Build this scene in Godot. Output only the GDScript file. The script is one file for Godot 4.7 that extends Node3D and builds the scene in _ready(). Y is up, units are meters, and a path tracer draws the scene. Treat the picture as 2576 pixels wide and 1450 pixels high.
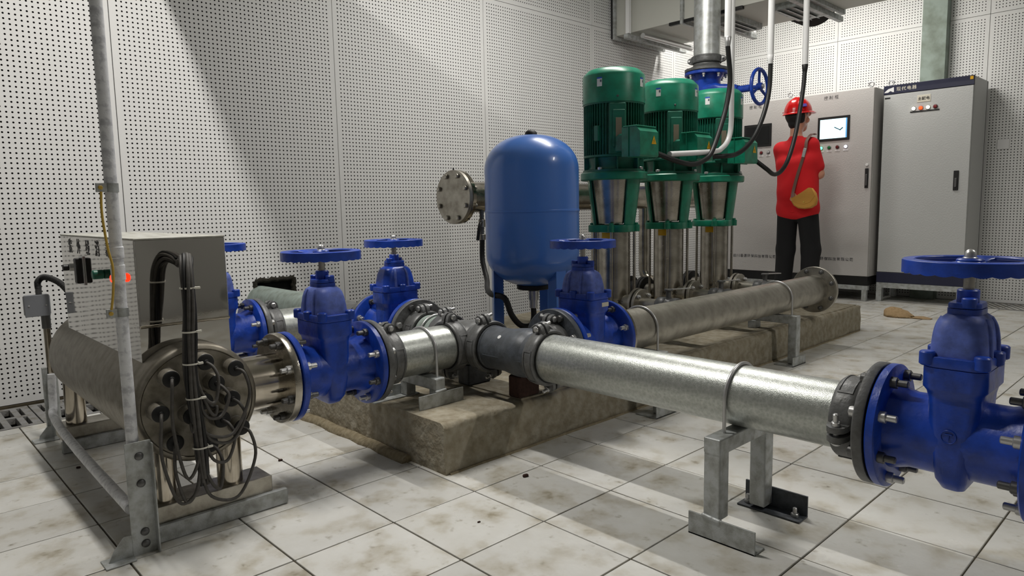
extends Node3D

# ---------------------------------------------------------------- mesh builder
class MB:
	var v := PackedVector3Array()
	var n := PackedVector3Array()
	var ix := PackedInt32Array()

	func vert(p: Vector3, nn: Vector3) -> int:
		v.append(p)
		n.append(nn)
		return v.size() - 1

	func tri(a: int, b: int, c: int) -> void:
		var cr: Vector3 = (v[b] - v[a]).cross(v[c] - v[a])
		if cr.dot(n[a] + n[b] + n[c]) > 0.0:
			ix.append(a); ix.append(c); ix.append(b)
		else:
			ix.append(a); ix.append(b); ix.append(c)

	func quad(a: int, b: int, c: int, d: int) -> void:
		tri(a, b, c)
		tri(a, c, d)

	# a flat face from corner points, facing nn
	func face(pts: Array, nn: Vector3) -> void:
		var i0 := v.size()
		for p in pts:
			vert(p, nn)
		for k in range(1, pts.size() - 1):
			tri(i0, i0 + k, i0 + k + 1)

	# a box with rounded-looking chamfered edges, centred on t
	func box(t: Transform3D, s: Vector3, bev := 0.002) -> MB:
		var h := s * 0.5
		bev = minf(bev, minf(h.x, minf(h.y, h.z)) * 0.6)
		var id := {}
		for sx in [-1, 1]:
			for sy in [-1, 1]:
				for sz in [-1, 1]:
					for ax in 3:
						var p := Vector3(sx * (h.x - bev), sy * (h.y - bev), sz * (h.z - bev))
						var nn := Vector3.ZERO
						var sg: int = [sx, sy, sz][ax]
						p[ax] = sg * h[ax]
						nn[ax] = sg
						id[[sx, sy, sz, ax]] = vert(t * p, t.basis * nn)
		for ax in 3:
			var u := (ax + 1) % 3
			var w := (ax + 2) % 3
			for sg in [-1, 1]:
				var q := []
				for c in [[-1, -1], [1, -1], [1, 1], [-1, 1]]:
					var k := [0, 0, 0, ax]
					k[ax] = sg
					k[u] = c[0]
					k[w] = c[1]
					q.append(id[k])
				quad(q[0], q[1], q[2], q[3])
		for ax in 3:   # edges along ax
			var u := (ax + 1) % 3
			var w := (ax + 2) % 3
			for su in [-1, 1]:
				for sw in [-1, 1]:
					var q := []
					for c in [[-1, u], [1, u], [1, w], [-1, w]]:
						var k := [0, 0, 0, c[1]]
						k[ax] = c[0]
						k[u] = su
						k[w] = sw
						q.append(id[k])
					quad(q[0], q[1], q[2], q[3])
		for sx in [-1, 1]:
			for sy in [-1, 1]:
				for sz in [-1, 1]:
					tri(id[[sx, sy, sz, 0]], id[[sx, sy, sz, 1]], id[[sx, sy, sz, 2]])
		return self

	func bx(x0: float, x1: float, y0: float, y1: float, z0: float, z1: float, bev := 0.002) -> MB:
		return box(Transform3D(Basis(), Vector3((x0 + x1) / 2, (y0 + y1) / 2, (z0 + z1) / 2)), Vector3(absf(x1 - x0), absf(y1 - y0), absf(z1 - z0)), bev)

	# profile of Vector2(radius, height) turned about local Y; closed profiles (wrap) give solid partial rings
	func lathe(prof: Array, t: Transform3D, seg := 32, a0 := 0.0, a1 := TAU, wrap := false) -> MB:
		var m := prof.size()
		var segs := m if wrap else m - 1
		var full := absf(a1 - a0 - TAU) < 0.001
		var area := 0.0
		for i in segs:
			var pa: Vector2 = prof[i]
			var pb: Vector2 = prof[(i + 1) % m]
			area += pa.x * pb.y - pb.x * pa.y
		var ns := []
		for i in segs:
			var d: Vector2 = prof[(i + 1) % m] - prof[i]
			var nn := Vector2(d.y, -d.x)
			if wrap and area < 0.0:
				nn = -nn
			ns.append(nn.normalized() if nn.length() > 1e-9 else Vector2(1, 0))
		var cs := PackedVector2Array()
		for k in seg + 1:
			var a := a0 + (a1 - a0) * k / seg
			cs.append(Vector2(cos(a), sin(a)))
		for i in segs:
			var pa: Vector2 = prof[i]
			var pb: Vector2 = prof[(i + 1) % m]
			if pa.distance_to(pb) < 1e-7:
				continue
			var na: Vector2 = ns[i]
			var nb: Vector2 = ns[i]
			if i > 0 or wrap:
				var o: Vector2 = ns[(i - 1 + segs) % segs]
				if o.dot(ns[i]) > 0.72:
					na = (o + ns[i]).normalized()
			if i < segs - 1 or wrap:
				var o: Vector2 = ns[(i + 1) % segs]
				if o.dot(ns[i]) > 0.72:
					nb = (o + ns[i]).normalized()
			var i0 := v.size()
			for k in seg + 1:
				var c := cs[k]
				vert(t * Vector3(pa.x * c.x, pa.y, pa.x * c.y), t.basis * Vector3(na.x * c.x, na.y, na.x * c.y))
				vert(t * Vector3(pb.x * c.x, pb.y, pb.x * c.y), t.basis * Vector3(nb.x * c.x, nb.y, nb.x * c.y))
			for k in seg:
				var b := i0 + 2 * k
				if pa.x > 1e-6:
					tri(b, b + 1, b + 2)
				if pb.x > 1e-6:
					tri(b + 1, b + 3, b + 2)
		if not full and wrap:
			var poly := PackedVector2Array(prof)
			var tr := Geometry2D.triangulate_polygon(poly)
			for e in 2:
				var c := cs[0] if e == 0 else cs[seg]
				var nn := Vector3(c.y, 0, -c.x) if e == 0 else Vector3(-c.y, 0, c.x)
				if a1 < a0:
					nn = -nn
				var i0 := v.size()
				for p in poly:
					vert(t * Vector3(p.x * c.x, p.y, p.x * c.y), t.basis * nn)
				for k in range(0, tr.size(), 3):
					tri(i0 + tr[k], i0 + tr[k + 1], i0 + tr[k + 2])
		return self

	# solid of revolution closed at both ends
	func cyl(t: Transform3D, r: float, y0: float, y1: float, seg := 24, bev := 0.0015, r2 := -1.0) -> MB:
		var rb := r if r2 < 0.0 else r2
		bev = minf(bev, absf(y1 - y0) * 0.4)
		return lathe([Vector2(0, y0), Vector2(r - bev, y0), Vector2(r, y0 + bev), Vector2(rb, y1 - bev), Vector2(rb - bev, y1), Vector2(0, y1)], t, seg)

	func tube(path: Array, r: float, seg := 10, caps := true, r_end := -1.0) -> MB:
		var m := path.size()
		var up := Vector3.UP
		var d0: Vector3 = (path[1] - path[0]).normalized()
		if absf(d0.dot(up)) > 0.9:
			up = Vector3.RIGHT
		var s := d0.cross(up).normalized()
		var first := v.size()
		var dl := d0
		for i in m:
			var d: Vector3
			if i == 0:
				d = d0
			elif i == m - 1:
				d = (path[i] - path[i - 1]).normalized()
			else:
				d = ((path[i + 1] - path[i]).normalized() + (path[i] - path[i - 1]).normalized()).normalized()
			s = (s - d * s.dot(d)).normalized()
			var w := d.cross(s)
			var rr := r if r_end < 0.0 else lerpf(r, r_end, float(i) / (m - 1))
			for k in seg:
				var a := TAU * k / seg
				var nn := s * cos(a) + w * sin(a)
				vert(path[i] + nn * rr, nn)
			dl = d
		for i in m - 1:
			for k in seg:
				var a := first + i * seg + k
				var b := first + i * seg + (k + 1) % seg
				quad(a, b, b + seg, a + seg)
		if caps:
			for e in 2:
				var base := first if e == 0 else first + (m - 1) * seg
				var nn := -d0 if e == 0 else dl
				var i0 := v.size()
				for k in seg:
					vert(v[base + k], nn)
				for k in range(1, seg - 1):
					tri(i0, i0 + k, i0 + k + 1)
		return self

	# outline in local XY extruded from z0 to z1
	func prism(poly: PackedVector2Array, z0: float, z1: float, t: Transform3D, smooth_deg := 30.0) -> MB:
		var m := poly.size()
		var area := 0.0
		for i in m:
			area += poly[i].x * poly[(i + 1) % m].y - poly[(i + 1) % m].x * poly[i].y
		var sg := 1.0 if area > 0 else -1.0
		var ns := []
		for i in m:
			var d := poly[(i + 1) % m] - poly[i]
			ns.append((Vector2(d.y, -d.x) * sg).normalized())
		var cosl := cos(deg_to_rad(smooth_deg))
		for i in m:
			var j := (i + 1) % m
			var na: Vector2 = ns[i]
			var nb: Vector2 = ns[i]
			var pr: Vector2 = ns[(i - 1 + m) % m]
			var nx: Vector2 = ns[j]
			if pr.dot(na) > cosl:
				na = (na + pr).normalized()
			if nx.dot(nb) > cosl:
				nb = (nb + nx).normalized()
			var a := vert(t * Vector3(poly[i].x, poly[i].y, z0), t.basis * Vector3(na.x, na.y, 0))
			var b := vert(t * Vector3(poly[j].x, poly[j].y, z0), t.basis * Vector3(nb.x, nb.y, 0))
			var c := vert(t * Vector3(poly[j].x, poly[j].y, z1), t.basis * Vector3(nb.x, nb.y, 0))
			var d := vert(t * Vector3(poly[i].x, poly[i].y, z1), t.basis * Vector3(na.x, na.y, 0))
			quad(a, b, c, d)
		var tr := Geometry2D.triangulate_polygon(poly)
		for e in 2:
			var z := z0 if e == 0 else z1
			var nn := Vector3(0, 0, -1 if (z0 < z1) == (e == 0) else 1)
			var i0 := v.size()
			for p in poly:
				vert(t * Vector3(p.x, p.y, z), t.basis * nn)
			for k in range(0, tr.size(), 3):
				tri(i0 + tr[k], i0 + tr[k + 1], i0 + tr[k + 2])
		return self

	# closed rings (Arrays of Vector3, equal length) skinned smoothly, ends capped flat
	func loft(rings: Array, cap0 := true, cap1 := true) -> MB:
		var m: int = rings[0].size()
		var first := v.size()
		for i in rings.size():
			var c := Vector3.ZERO
			for p in rings[i]:
				c += p
			c /= m
			var rn: Array = rings[i]
			for k in m:
				var along: Vector3 = rings[mini(i + 1, rings.size() - 1)][k] - rings[maxi(i - 1, 0)][k]
				var across: Vector3 = rn[(k + 1) % m] - rn[(k - 1 + m) % m]
				var nn := along.cross(across).normalized()
				if nn.dot(rn[k] - c) < 0:
					nn = -nn
				vert(rn[k], nn)
		for i in rings.size() - 1:
			for k in m:
				var a := first + i * m + k
				var b := first + i * m + (k + 1) % m
				quad(a, b, b + m, a + m)
		for e in 2:
			if (e == 0 and not cap0) or (e == 1 and not cap1):
				continue
			var ri := 0 if e == 0 else rings.size() - 1
			var ot := 1 if e == 0 else rings.size() - 2
			var c := Vector3.ZERO
			var co := Vector3.ZERO
			for k in m:
				c += rings[ri][k]
				co += rings[ot][k]
			var nn: Vector3 = (rings[ri][1] - rings[ri][0]).cross(rings[ri][m / 3] - rings[ri][0]).normalized()
			if nn.dot(c - co) < 0:
				nn = -nn
			var ci := vert(c / m, nn)
			var i0 := v.size()
			for k in m:
				vert(rings[ri][k], nn)
			for k in m:
				tri(ci, i0 + k, i0 + (k + 1) % m)
		return self

	# smooth union of tapered capsules, meshed as surface nets. bones: [a, b, ra, rb]
	func nets(bones: Array, k: float, cell: float) -> MB:
		var lo := Vector3(1e9, 1e9, 1e9)
		var hi := -lo
		for b in bones:
			var r := maxf(b[2], b[3]) + k + cell * 2
			for e in 2:
				lo = lo.min(b[e] - Vector3.ONE * r)
				hi = hi.max(b[e] + Vector3.ONE * r)
		var nx := int((hi.x - lo.x) / cell) + 2
		var ny := int((hi.y - lo.y) / cell) + 2
		var nz := int((hi.z - lo.z) / cell) + 2
		var f := PackedFloat32Array()
		f.resize(nx * ny * nz)
		f.fill(1.0)
		for b in bones:
			var pa: Vector3 = b[0]
			var ba: Vector3 = b[1] - b[0]
			var ra: float = b[2]
			var dr: float = b[3] - b[2]
			var bb := maxf(ba.length_squared(), 1e-9)
			var r := maxf(b[2], b[3]) + k + cell * 2
			var l0 := ((pa.min(b[1]) - Vector3.ONE * r - lo) / cell).floor().max(Vector3.ZERO)
			var h0 := ((pa.max(b[1]) + Vector3.ONE * r - lo) / cell).ceil().min(Vector3(nx - 1, ny - 1, nz - 1))
			for z in range(int(l0.z), int(h0.z) + 1):
				for y in range(int(l0.y), int(h0.y) + 1):
					var row := (z * ny + y) * nx
					for x in range(int(l0.x), int(h0.x) + 1):
						var q := lo + Vector3(x, y, z) * cell - pa
						var h := clampf(q.dot(ba) / bb, 0.0, 1.0)
						var d := (q - ba * h).length() - ra - dr * h
						var o := f[row + x]
						if o - d > k:
							f[row + x] = d
						elif d - o < k:
							var w := 0.5 + 0.5 * (o - d) / k
							f[row + x] = lerpf(o, d, w) - k * w * (1.0 - w)
		var id := PackedInt32Array()
		id.resize(nx * ny * nz)
		id.fill(-1)
		var off := [0, 1, nx, nx + 1, nx * ny, nx * ny + 1, nx * ny + nx, nx * ny + nx + 1]
		var ed := [[0, 1], [2, 3], [4, 5], [6, 7], [0, 2], [1, 3], [4, 6], [5, 7], [0, 4], [1, 5], [2, 6], [3, 7]]
		for z in nz - 1:
			for y in ny - 1:
				for x in nx - 1:
					var i0 := (z * ny + y) * nx + x
					if f[i0] > cell * 2.5 or f[i0] < -cell * 2.5:
						continue
					var mask := 0
					for c in 8:
						if f[i0 + off[c]] < 0.0:
							mask |= 1 << c
					if mask == 0 or mask == 255:
						continue
					var s := Vector3.ZERO
					var cnt := 0
					for e in ed:
						var a: int = e[0]
						var b2: int = e[1]
						if ((mask >> a) & 1) != ((mask >> b2) & 1):
							var fa := f[i0 + off[a]]
							var fb := f[i0 + off[b2]]
							var tt := fa / (fa - fb)
							var qa := Vector3(a & 1, (a >> 1) & 1, (a >> 2) & 1)
							var qb := Vector3(b2 & 1, (b2 >> 1) & 1, (b2 >> 2) & 1)
							s += qa.lerp(qb, tt)
							cnt += 1
					var g := Vector3(f[i0 + 1] + f[i0 + 1 + nx] + f[i0 + 1 + nx * ny] + f[i0 + off[7]] - f[i0] - f[i0 + nx] - f[i0 + nx * ny] - f[i0 + off[6]],
						f[i0 + nx] + f[i0 + nx + 1] + f[i0 + off[6]] + f[i0 + off[7]] - f[i0] - f[i0 + 1] - f[i0 + off[4]] - f[i0 + off[5]],
						f[i0 + off[4]] + f[i0 + off[5]] + f[i0 + off[6]] + f[i0 + off[7]] - f[i0] - f[i0 + 1] - f[i0 + nx] - f[i0 + nx + 1])
					id[i0] = vert(lo + (Vector3(x, y, z) + s / cnt) * cell, g.normalized())
		for z in range(1, nz - 1):
			for y in range(1, ny - 1):
				for x in range(1, nx - 1):
					var i0 := (z * ny + y) * nx + x
					if id[i0] < 0:
						continue
					var sa := f[i0] < 0.0
					if sa != (f[i0 + 1] < 0.0):
						_q(id[i0], id[i0 - nx], id[i0 - nx - nx * ny], id[i0 - nx * ny])
					if sa != (f[i0 + nx] < 0.0):
						_q(id[i0], id[i0 - 1], id[i0 - 1 - nx * ny], id[i0 - nx * ny])
					if sa != (f[i0 + nx * ny] < 0.0):
						_q(id[i0], id[i0 - 1], id[i0 - 1 - nx], id[i0 - nx])
		return self

	func _q(a: int, b: int, c: int, d: int) -> void:
		if a < 0 or b < 0 or c < 0 or d < 0:
			return
		quad(a, b, c, d)

	func mesh() -> ArrayMesh:
		var ar := []
		ar.resize(Mesh.ARRAY_MAX)
		ar[Mesh.ARRAY_VERTEX] = v
		ar[Mesh.ARRAY_NORMAL] = n
		ar[Mesh.ARRAY_INDEX] = ix
		var m := ArrayMesh.new()
		m.add_surface_from_arrays(Mesh.PRIMITIVE_TRIANGLES, ar)
		return m

# ---------------------------------------------------------------- small helpers
var M := {}
var T := {}
var names := {}

func to(d: Vector3, at := Vector3.ZERO) -> Transform3D:   # local Y turned towards d
	d = d.normalized()
	if d.dot(Vector3.DOWN) > 0.9999:
		return Transform3D(Basis(Vector3.RIGHT, PI), at)
	return Transform3D(Basis(Quaternion(Vector3.UP, d)), at)

func at(x: float, y: float, z: float) -> Transform3D:
	return Transform3D(Basis(), Vector3(x, y, z))

func numbered(s: String) -> String:
	if not names.has(s):
		names[s] = 0
		return s
	names[s] += 1
	return "%s_%03d" % [s, names[s]]

func mi(called: String, mesh: Mesh, m: Material, parent: Node) -> MeshInstance3D:
	var o := MeshInstance3D.new()
	o.mesh = mesh
	o.material_override = m
	var nm := called
	if parent == self:
		nm = numbered(called)
	else:
		var k := 0
		while parent.has_node(NodePath(nm)):
			k += 1
			nm = "%s_%03d" % [called, k]
	o.name = nm
	parent.add_child(o, true)
	return o

func put(called: String, b: MB, m: Material, parent: Node) -> MeshInstance3D:
	return mi(called, b.mesh(), m, parent)

func thing(called: String, label: String, category: String, pos := Vector3.ZERO, group := "") -> Node3D:
	var o := Node3D.new()
	o.name = numbered(called)
	add_child(o, true)
	o.position = pos
	tag(o, label, category, group)
	return o

func tag(o: Node, label: String, category: String, group := "") -> void:
	o.set_meta("label", label)
	o.set_meta("category", category)
	if group != "":
		o.set_meta("group", group)

func dup(o: Node3D, pos: Vector3, turn: float, label: String) -> Node3D:
	var c: Node3D = o.duplicate()
	var nm := String(o.name)
	if nm.length() > 4 and nm[nm.length() - 4] == "_" and nm.substr(nm.length() - 3).is_valid_int():
		nm = nm.substr(0, nm.length() - 4)
	c.name = numbered(nm)
	add_child(c, true)
	c.position = pos
	c.rotation = Vector3(0, turn, 0)
	c.set_meta("label", label)
	return c

func struct(called: String, b: MB, m: Material) -> MeshInstance3D:
	var o := put(called, b, m, self)
	o.set_meta("kind", "structure")
	return o

func curve(pts: Array, per := 8) -> Array:   # Catmull-Rom through the points
	var out := []
	for i in pts.size() - 1:
		var p0: Vector3 = pts[maxi(i - 1, 0)]
		var p1: Vector3 = pts[i]
		var p2: Vector3 = pts[i + 1]
		var p3: Vector3 = pts[mini(i + 2, pts.size() - 1)]
		for k in per:
			var t := float(k) / per
			out.append(0.5 * ((2 * p1) + (p2 - p0) * t + (2 * p0 - 5 * p1 + 4 * p2 - p3) * t * t + (3 * p1 - p0 - 3 * p2 + p3) * t * t * t))
	out.append(pts[-1])
	return out

func arc(c: Vector3, u: Vector3, w: Vector3, r: float, a0: float, a1: float, seg := 16) -> Array:
	var out := []
	for k in seg + 1:
		var a := lerpf(a0, a1, float(k) / seg)
		out.append(c + (u * cos(a) + w * sin(a)) * r)
	return out

func rrect(hx: float, hy: float, r: float, seg := 5) -> PackedVector2Array:
	var out := PackedVector2Array()
	for q in 4:
		var c := Vector2([1, -1, -1, 1][q] * (hx - r), [1, 1, -1, -1][q] * (hy - r))
		for k in seg + 1:
			var a := PI / 2 * (q + float(k) / seg)
			out.append(c + Vector2(cos(a), sin(a)) * r)
	return out

func ringxz(hx: float, hz: float, r: float, y: float, seg := 5) -> Array:
	var out := []
	for p in rrect(hx, hz, r, seg):
		out.append(Vector3(p.x, y, p.y))
	return out

func hexb(b: MB, t: Transform3D, r: float, y0: float, y1: float) -> void:
	b.lathe([Vector2(0, y0), Vector2(r, y0), Vector2(r, y1 - 0.0015), Vector2(r - 0.0015, y1), Vector2(0, y1)], t, 6)

# flat lettering cut from rows of strokes: faces along +Z of t, height h
func letters(b: MB, s: String, h: float, t: Transform3D, thick := 0.0008, gap := 0.08) -> float:
	var px := h / 16.0
	var cx := 0.0
	for ch in s:
		if GL.has(ch):
			var rows: PackedStringArray = String(GL[ch]).split("/")
			for y in 16:
				var x := 0
				while x < 16:
					if rows[y][x] == "#":
						var x1 := x
						while x1 < 16 and rows[y][x1] == "#":
							x1 += 1
						b.box(t * at(cx + (x + x1) * 0.5 * px, h - (y + 0.5) * px, thick / 2), Vector3((x1 - x) * px, px * 1.02, thick), 0.0)
						x = x1
					x += 1
			cx += h * (1.0 + gap)
		else:
			cx += h * 0.5
	return cx

func words(s: String, size: float, depth: float) -> TextMesh:
	var f := SystemFont.new()
	f.font_names = PackedStringArray(["Droid Sans"])
	var tm := TextMesh.new()
	tm.text = s
	tm.font = f
	tm.font_size = 32
	tm.pixel_size = size / 32.0
	tm.depth = depth
	return tm

func noise_tex(freq: float, stops: Array, type := FastNoiseLite.TYPE_SIMPLEX_SMOOTH, oct := 4, sd := 1, size := 512, normal := 0.0) -> NoiseTexture2D:
	var f := FastNoiseLite.new()
	f.noise_type = type
	f.frequency = freq
	f.fractal_octaves = oct
	f.fractal_gain = 0.55
	f.seed = sd
	var t := NoiseTexture2D.new()
	t.width = size
	t.height = size
	t.seamless = true
	t.generate_mipmaps = false
	t.noise = f
	if normal > 0.0:
		t.as_normal_map = true
		t.bump_strength = normal
	else:
		var g := Gradient.new()
		var offs := PackedFloat32Array()
		var cols := PackedColorArray()
		for s in stops:
			offs.append(s[0])
			cols.append(s[1])
		g.offsets = offs
		g.colors = cols
		t.color_ramp = g
	return t

func mat(c: Color, rough := 0.6, metal := 0.0, tex = null, scale := 1.0, nrm = null, nscale := 1.0, world := false) -> StandardMaterial3D:
	var m := StandardMaterial3D.new()
	m.albedo_color = c
	m.roughness = rough
	m.metallic = metal
	if tex != null or nrm != null:
		m.uv1_triplanar = true
		m.uv1_world_triplanar = world
		m.uv1_scale = Vector3.ONE * scale
	if tex != null:
		m.albedo_texture = tex
	if nrm != null:
		m.normal_enabled = true
		m.normal_texture = nrm
		m.normal_scale = nscale
	return m

func glow(c: Color, e: float) -> StandardMaterial3D:
	var m := mat(c, 0.4)
	m.emission_enabled = true
	m.emission = c
	m.emission_energy_multiplier = e
	return m

# strokes of the characters that stand on the cabinets and the control box
var GL := {
	"紫": ".........#....../....##...#....../..#.######.####./..#.##...###..../..#.##...#....#./.#######.######./.###...#......../.....##...##..../...#######....../...#.####..##.../...###########../..########...##./....#..##.##..../..###..##...##../.##..####....##./................",
	"外": "....#.....#...../...##.....#...../...##.....#...../...######.#...../..##...#..#...../..##...#..##..../.##...##..###.../.####.##..#.##../....###...#..##./.....##...#...#./.....#....#...../....##....#...../...##.....#...../..##......#...../.##.......#...../................",
	"线": "................/...##....##.##../...##....##..#../..##.....##.###./..#..#.#######../.##.##.#.##...../.####.....#..##./...##...#######./..##...####...#./.#####....#..##./.###......####../..........###.../...###...###..../.####..######.##/......###...###./................",
	"消": "..........#...../..##..#...#..##./...##.##..#..##./.......#..#.##../..........#...../.##...#########./..##..##.....##./...#..#......##./......#########./......#......##./...##.##.....##./...#..#########./..##..#......##./.##...#......##./.##...#....####./................",
	"毒": "........#......./.......##......./..#############./.......##......./...###########../.......##......./.##############./................/...##########.../...##..##...#.../.###############/...#...#....#.../...###########../...###########../.........###..../................",
	"器": "................/..#####..#####../..##..#..#...#../..#...#..#...#../..#####..#####../..######.#####../......##..###.../.##############./....###..###..../...##.....###.../.######..######./.######..######./..#...#..#...#../..##..#..#...#../..#####..#####../................",
	"现": "................/.#####.#######../.#####.##....#../...#...#.....#../...#...#..#..#../...#...#..#..#../.#####.#..#..#../.#####.#..#..#../...#...#..#..#../...#...#..##.#../...#.....###..../...####..###..../.####...##.#..##/.#.....##..#..#./......##...####./................",
	"代": "................/....##...#..#.../....##...#..##../...##....#...##./...##....#....../..###...#######./.###########..../##.##....##...../...##....##...../...##.....#...../...##.....#...../...##.....##..../...##.....##..##/...##......##.##/...##.......###./................",
	"电": ".......#......../.......##......./.......##......./..############../..#....##....#../..#....##....#../..############../..############../..#....##....#../..##...##...##../..############../..#....##.....#./.......##.....##/.......##.....#./........#######./................",
	"主": "................/......##......../.......###....../........##....../..#############./.......##......./.......##......./.......##......./...###########../..############../.......##......./.......##......./.......##......./.......##......./.##############./................",
	"配": "................/.#######.######./...#.#...######./...#.#........#./.#######......#./.###.###......#./.#.#.#.#.######./.#.#.#.#.######./.###.###.#....#./.##....#.#....../.#######.#....../.#######.#....../.#.....#.#....##/.#######.#....##/.##...##.######./................",
	"控": "...#......#...../...#......#...../...#..#########./..##..##########/.######..#....##/...#....##.##.../...#...##...##../...#..##.....##./..####.#######../.###...########./...#......#...../...#......#...../...#......#...../...#......#...../.###.###########/................",
	"制": ".....#........../..#..#........#./..#.##.....#..#./.########..#..#./.#...#.....#..#./.#..##.....#..#./.#########.#..#./.....#.....#..#./..#######..#..#./.########..#..#./.##..#..#..#..#./.##..#..#.....#./.##..#..#.....#./.##..####.....#./.....#.....####./................",
	"柜": "...#............/...#...########./...#...########./.#####.#......../.#####.#......../...##..#######../..###..##....#../..####.#.....#../..##.#.#.....#../.###...#######../.#.#...#######../.#.#...#......../...#...#......../...#...########./...#...#########/................",
	"川": "................/...#.........##./..##....#....##./..##....#....##./..##....#....##./..##....#....##./..##....#....##./..##....#....##./..##....#....##./..##....#....##./..##....#....##./..##....#....##./..#.....#....##./.##.....#....##./.#...........##./................",
	"源": "................/..##.##########./...############./.....##...##..../.....##########./.#...####....##./.###.##########./.....##########./.....####....##./...#.##########./...#.#....##..../..##.#..#.##.#../..#.##.##.##.##./.##.####..##..##/.##.#....###..../................",
	"环": "................/.####.#########./.##############./..##......##..../..##.....##...../..##.....##...../.####...#####.../.####...###.##../..##...##.#..##./..##..##..#..##./..##......#...../..####....#...../.###......#...../.#........#...../..........#...../................",
	"保": "................/....###########./...##.##.....##./...##.#......##./..##..#......##./.###..#########./.###..########../.#.#......#...../...#.##########./...#.##########./...#....####..../...#...##.#.#.../...#..##..#.##../...#.##...#..###/...#.#....#...../................",
	"科": "............#.../...####.....##../.####...##..##../...##....##.##../...##.......##../.######.....##../...##...#...##../...###...##.##../..####....#.##../..###.#.....##../.#.##....#######/##.##..#######../...##.......##../...##.......##../...##.......##../................",
	"技": "...#......#...../...#......#...../...#......#...../..##..#########./.#####....#...../...#......#...../...#...#######../...#..#########./..####.##....#../.###....#...##../...#....##.##.../...#.....###..../...#.....###..../...#...###.###../.###.###....###./................",
	"有": "................/......#........./.##############./.##############./.....#........../....#########.../...##########.../..###.......#.../.##.#########.../.#..#########.../....#.......#.../....#########.../....##......#.../....#.......#.../....#.....###.../................",
	"限": "................/.#####.#######../.##.##.##....#../.##.##.#.....#../.##.#..#######../.##.#..##....#../.##.#..#.....#../.##..#.#######../.##..#.##.#...../.##..#.#..##.##./.##.##.#..####../.##.#..#...##.../.##....#....#.../.##....####.###./.##....###...##./................",
	"公": "................/.....#....#...../....##....##..../....##.....##.../...##......##.../..##........##../.###...##....##./.##...##......#./......##......../.....##...#...../....##....##..../....#......##.../...##.########../..############../.............##./................",
	"司": "................/..############../.#############../.............#../..#########..#../..#########..#../.............#../..########...#../..##.....#...#../..##.....#...#../..##.....#...#../..########...#../..########...#../...#.........#../..........####../................",
	"四": "................/................/.##############./.##...#..#...##./.##...#..#...##./.##..##..#...##./.##..##..#...##./.##..##..#...##./.##..#...#...##./.##.##...######./.####........##./.##..........##./.##############./.##############./.##..........##./................",
	"蜀": "................/..############../..#..##..##..#../..#..##..##..#../..############../....#.........../...############./.###..##.....##./.#.########..##./...#..##..##.#../...#..##..##.#../...########..#../......##.##..#../..##########.#../..##......####../................",
}

# ---------------------------------------------------------------- scene
const AY := 0.36          # height of the pipe axes
const XM := 0.675         # axis of the long pipe run
const ZM := -0.15         # axis of the steel manifold
const ZS := -0.46         # axis of the short branch to the sterilizer
const PT := 0.175         # top of the concrete plinth
var cam: Camera3D

func _ready() -> void:
	seed(7)
	# camera
	cam = Camera3D.new()
	cam.name = "camera"
	cam.fov = rad_to_deg(2.0 * atan(725.0 / 1740.9))
	cam.near = 0.05
	cam.far = 60.0
	cam.transform = Transform3D(Basis.from_euler(Vector3(-0.11367, -0.75918, -0.01853), EULER_ORDER_YXZ), Vector3(-1.0367, 0.8747, 1.5962))
	add_child(cam)
	# air and exposure
	var e := Environment.new()
	e.background_mode = Environment.BG_COLOR
	e.background_color = Color(0.02, 0.02, 0.02)
	e.tonemap_mode = Environment.TONE_MAPPER_LINEAR
	e.tonemap_exposure = 1.06
	e.sdfgi_enabled = true
	e.ssao_enabled = true
	e.ssil_enabled = true
	var we := WorldEnvironment.new()
	we.name = "air"
	we.environment = e
	add_child(we)
	materials()
	# lamps under the ceiling, all out of view, lighting walls and floor
	lamp(-0.15, 3.0, -0.75, 5.0, "unseen batten lamp over the stainless sterilizer")
	lamp(2.16, 3.0, -0.75, 4.6, "unseen batten lamp over the blue pressure tank")
	lamp(4.88, 3.0, -1.1, 4.4, "unseen lamp placed to light the grey control cabinets and right wall")  # out of view, placed to light the cabinets and the right wall
	lamp(2.16, 3.0, 2.6, 3.0, "added fill lamp out of view over the tiles before the big valve")  # added lamp behind the camera, fill light for the whole room
	shell()
	floor_tiles()
	drains()
	plinth()
	valves()
	pipes()
	supports()
	sterilizer()
	tank()
	pumps()
	header()
	riser()
	duct()
	conduits()
	cabinets()
	worker()
	clutter()

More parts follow.
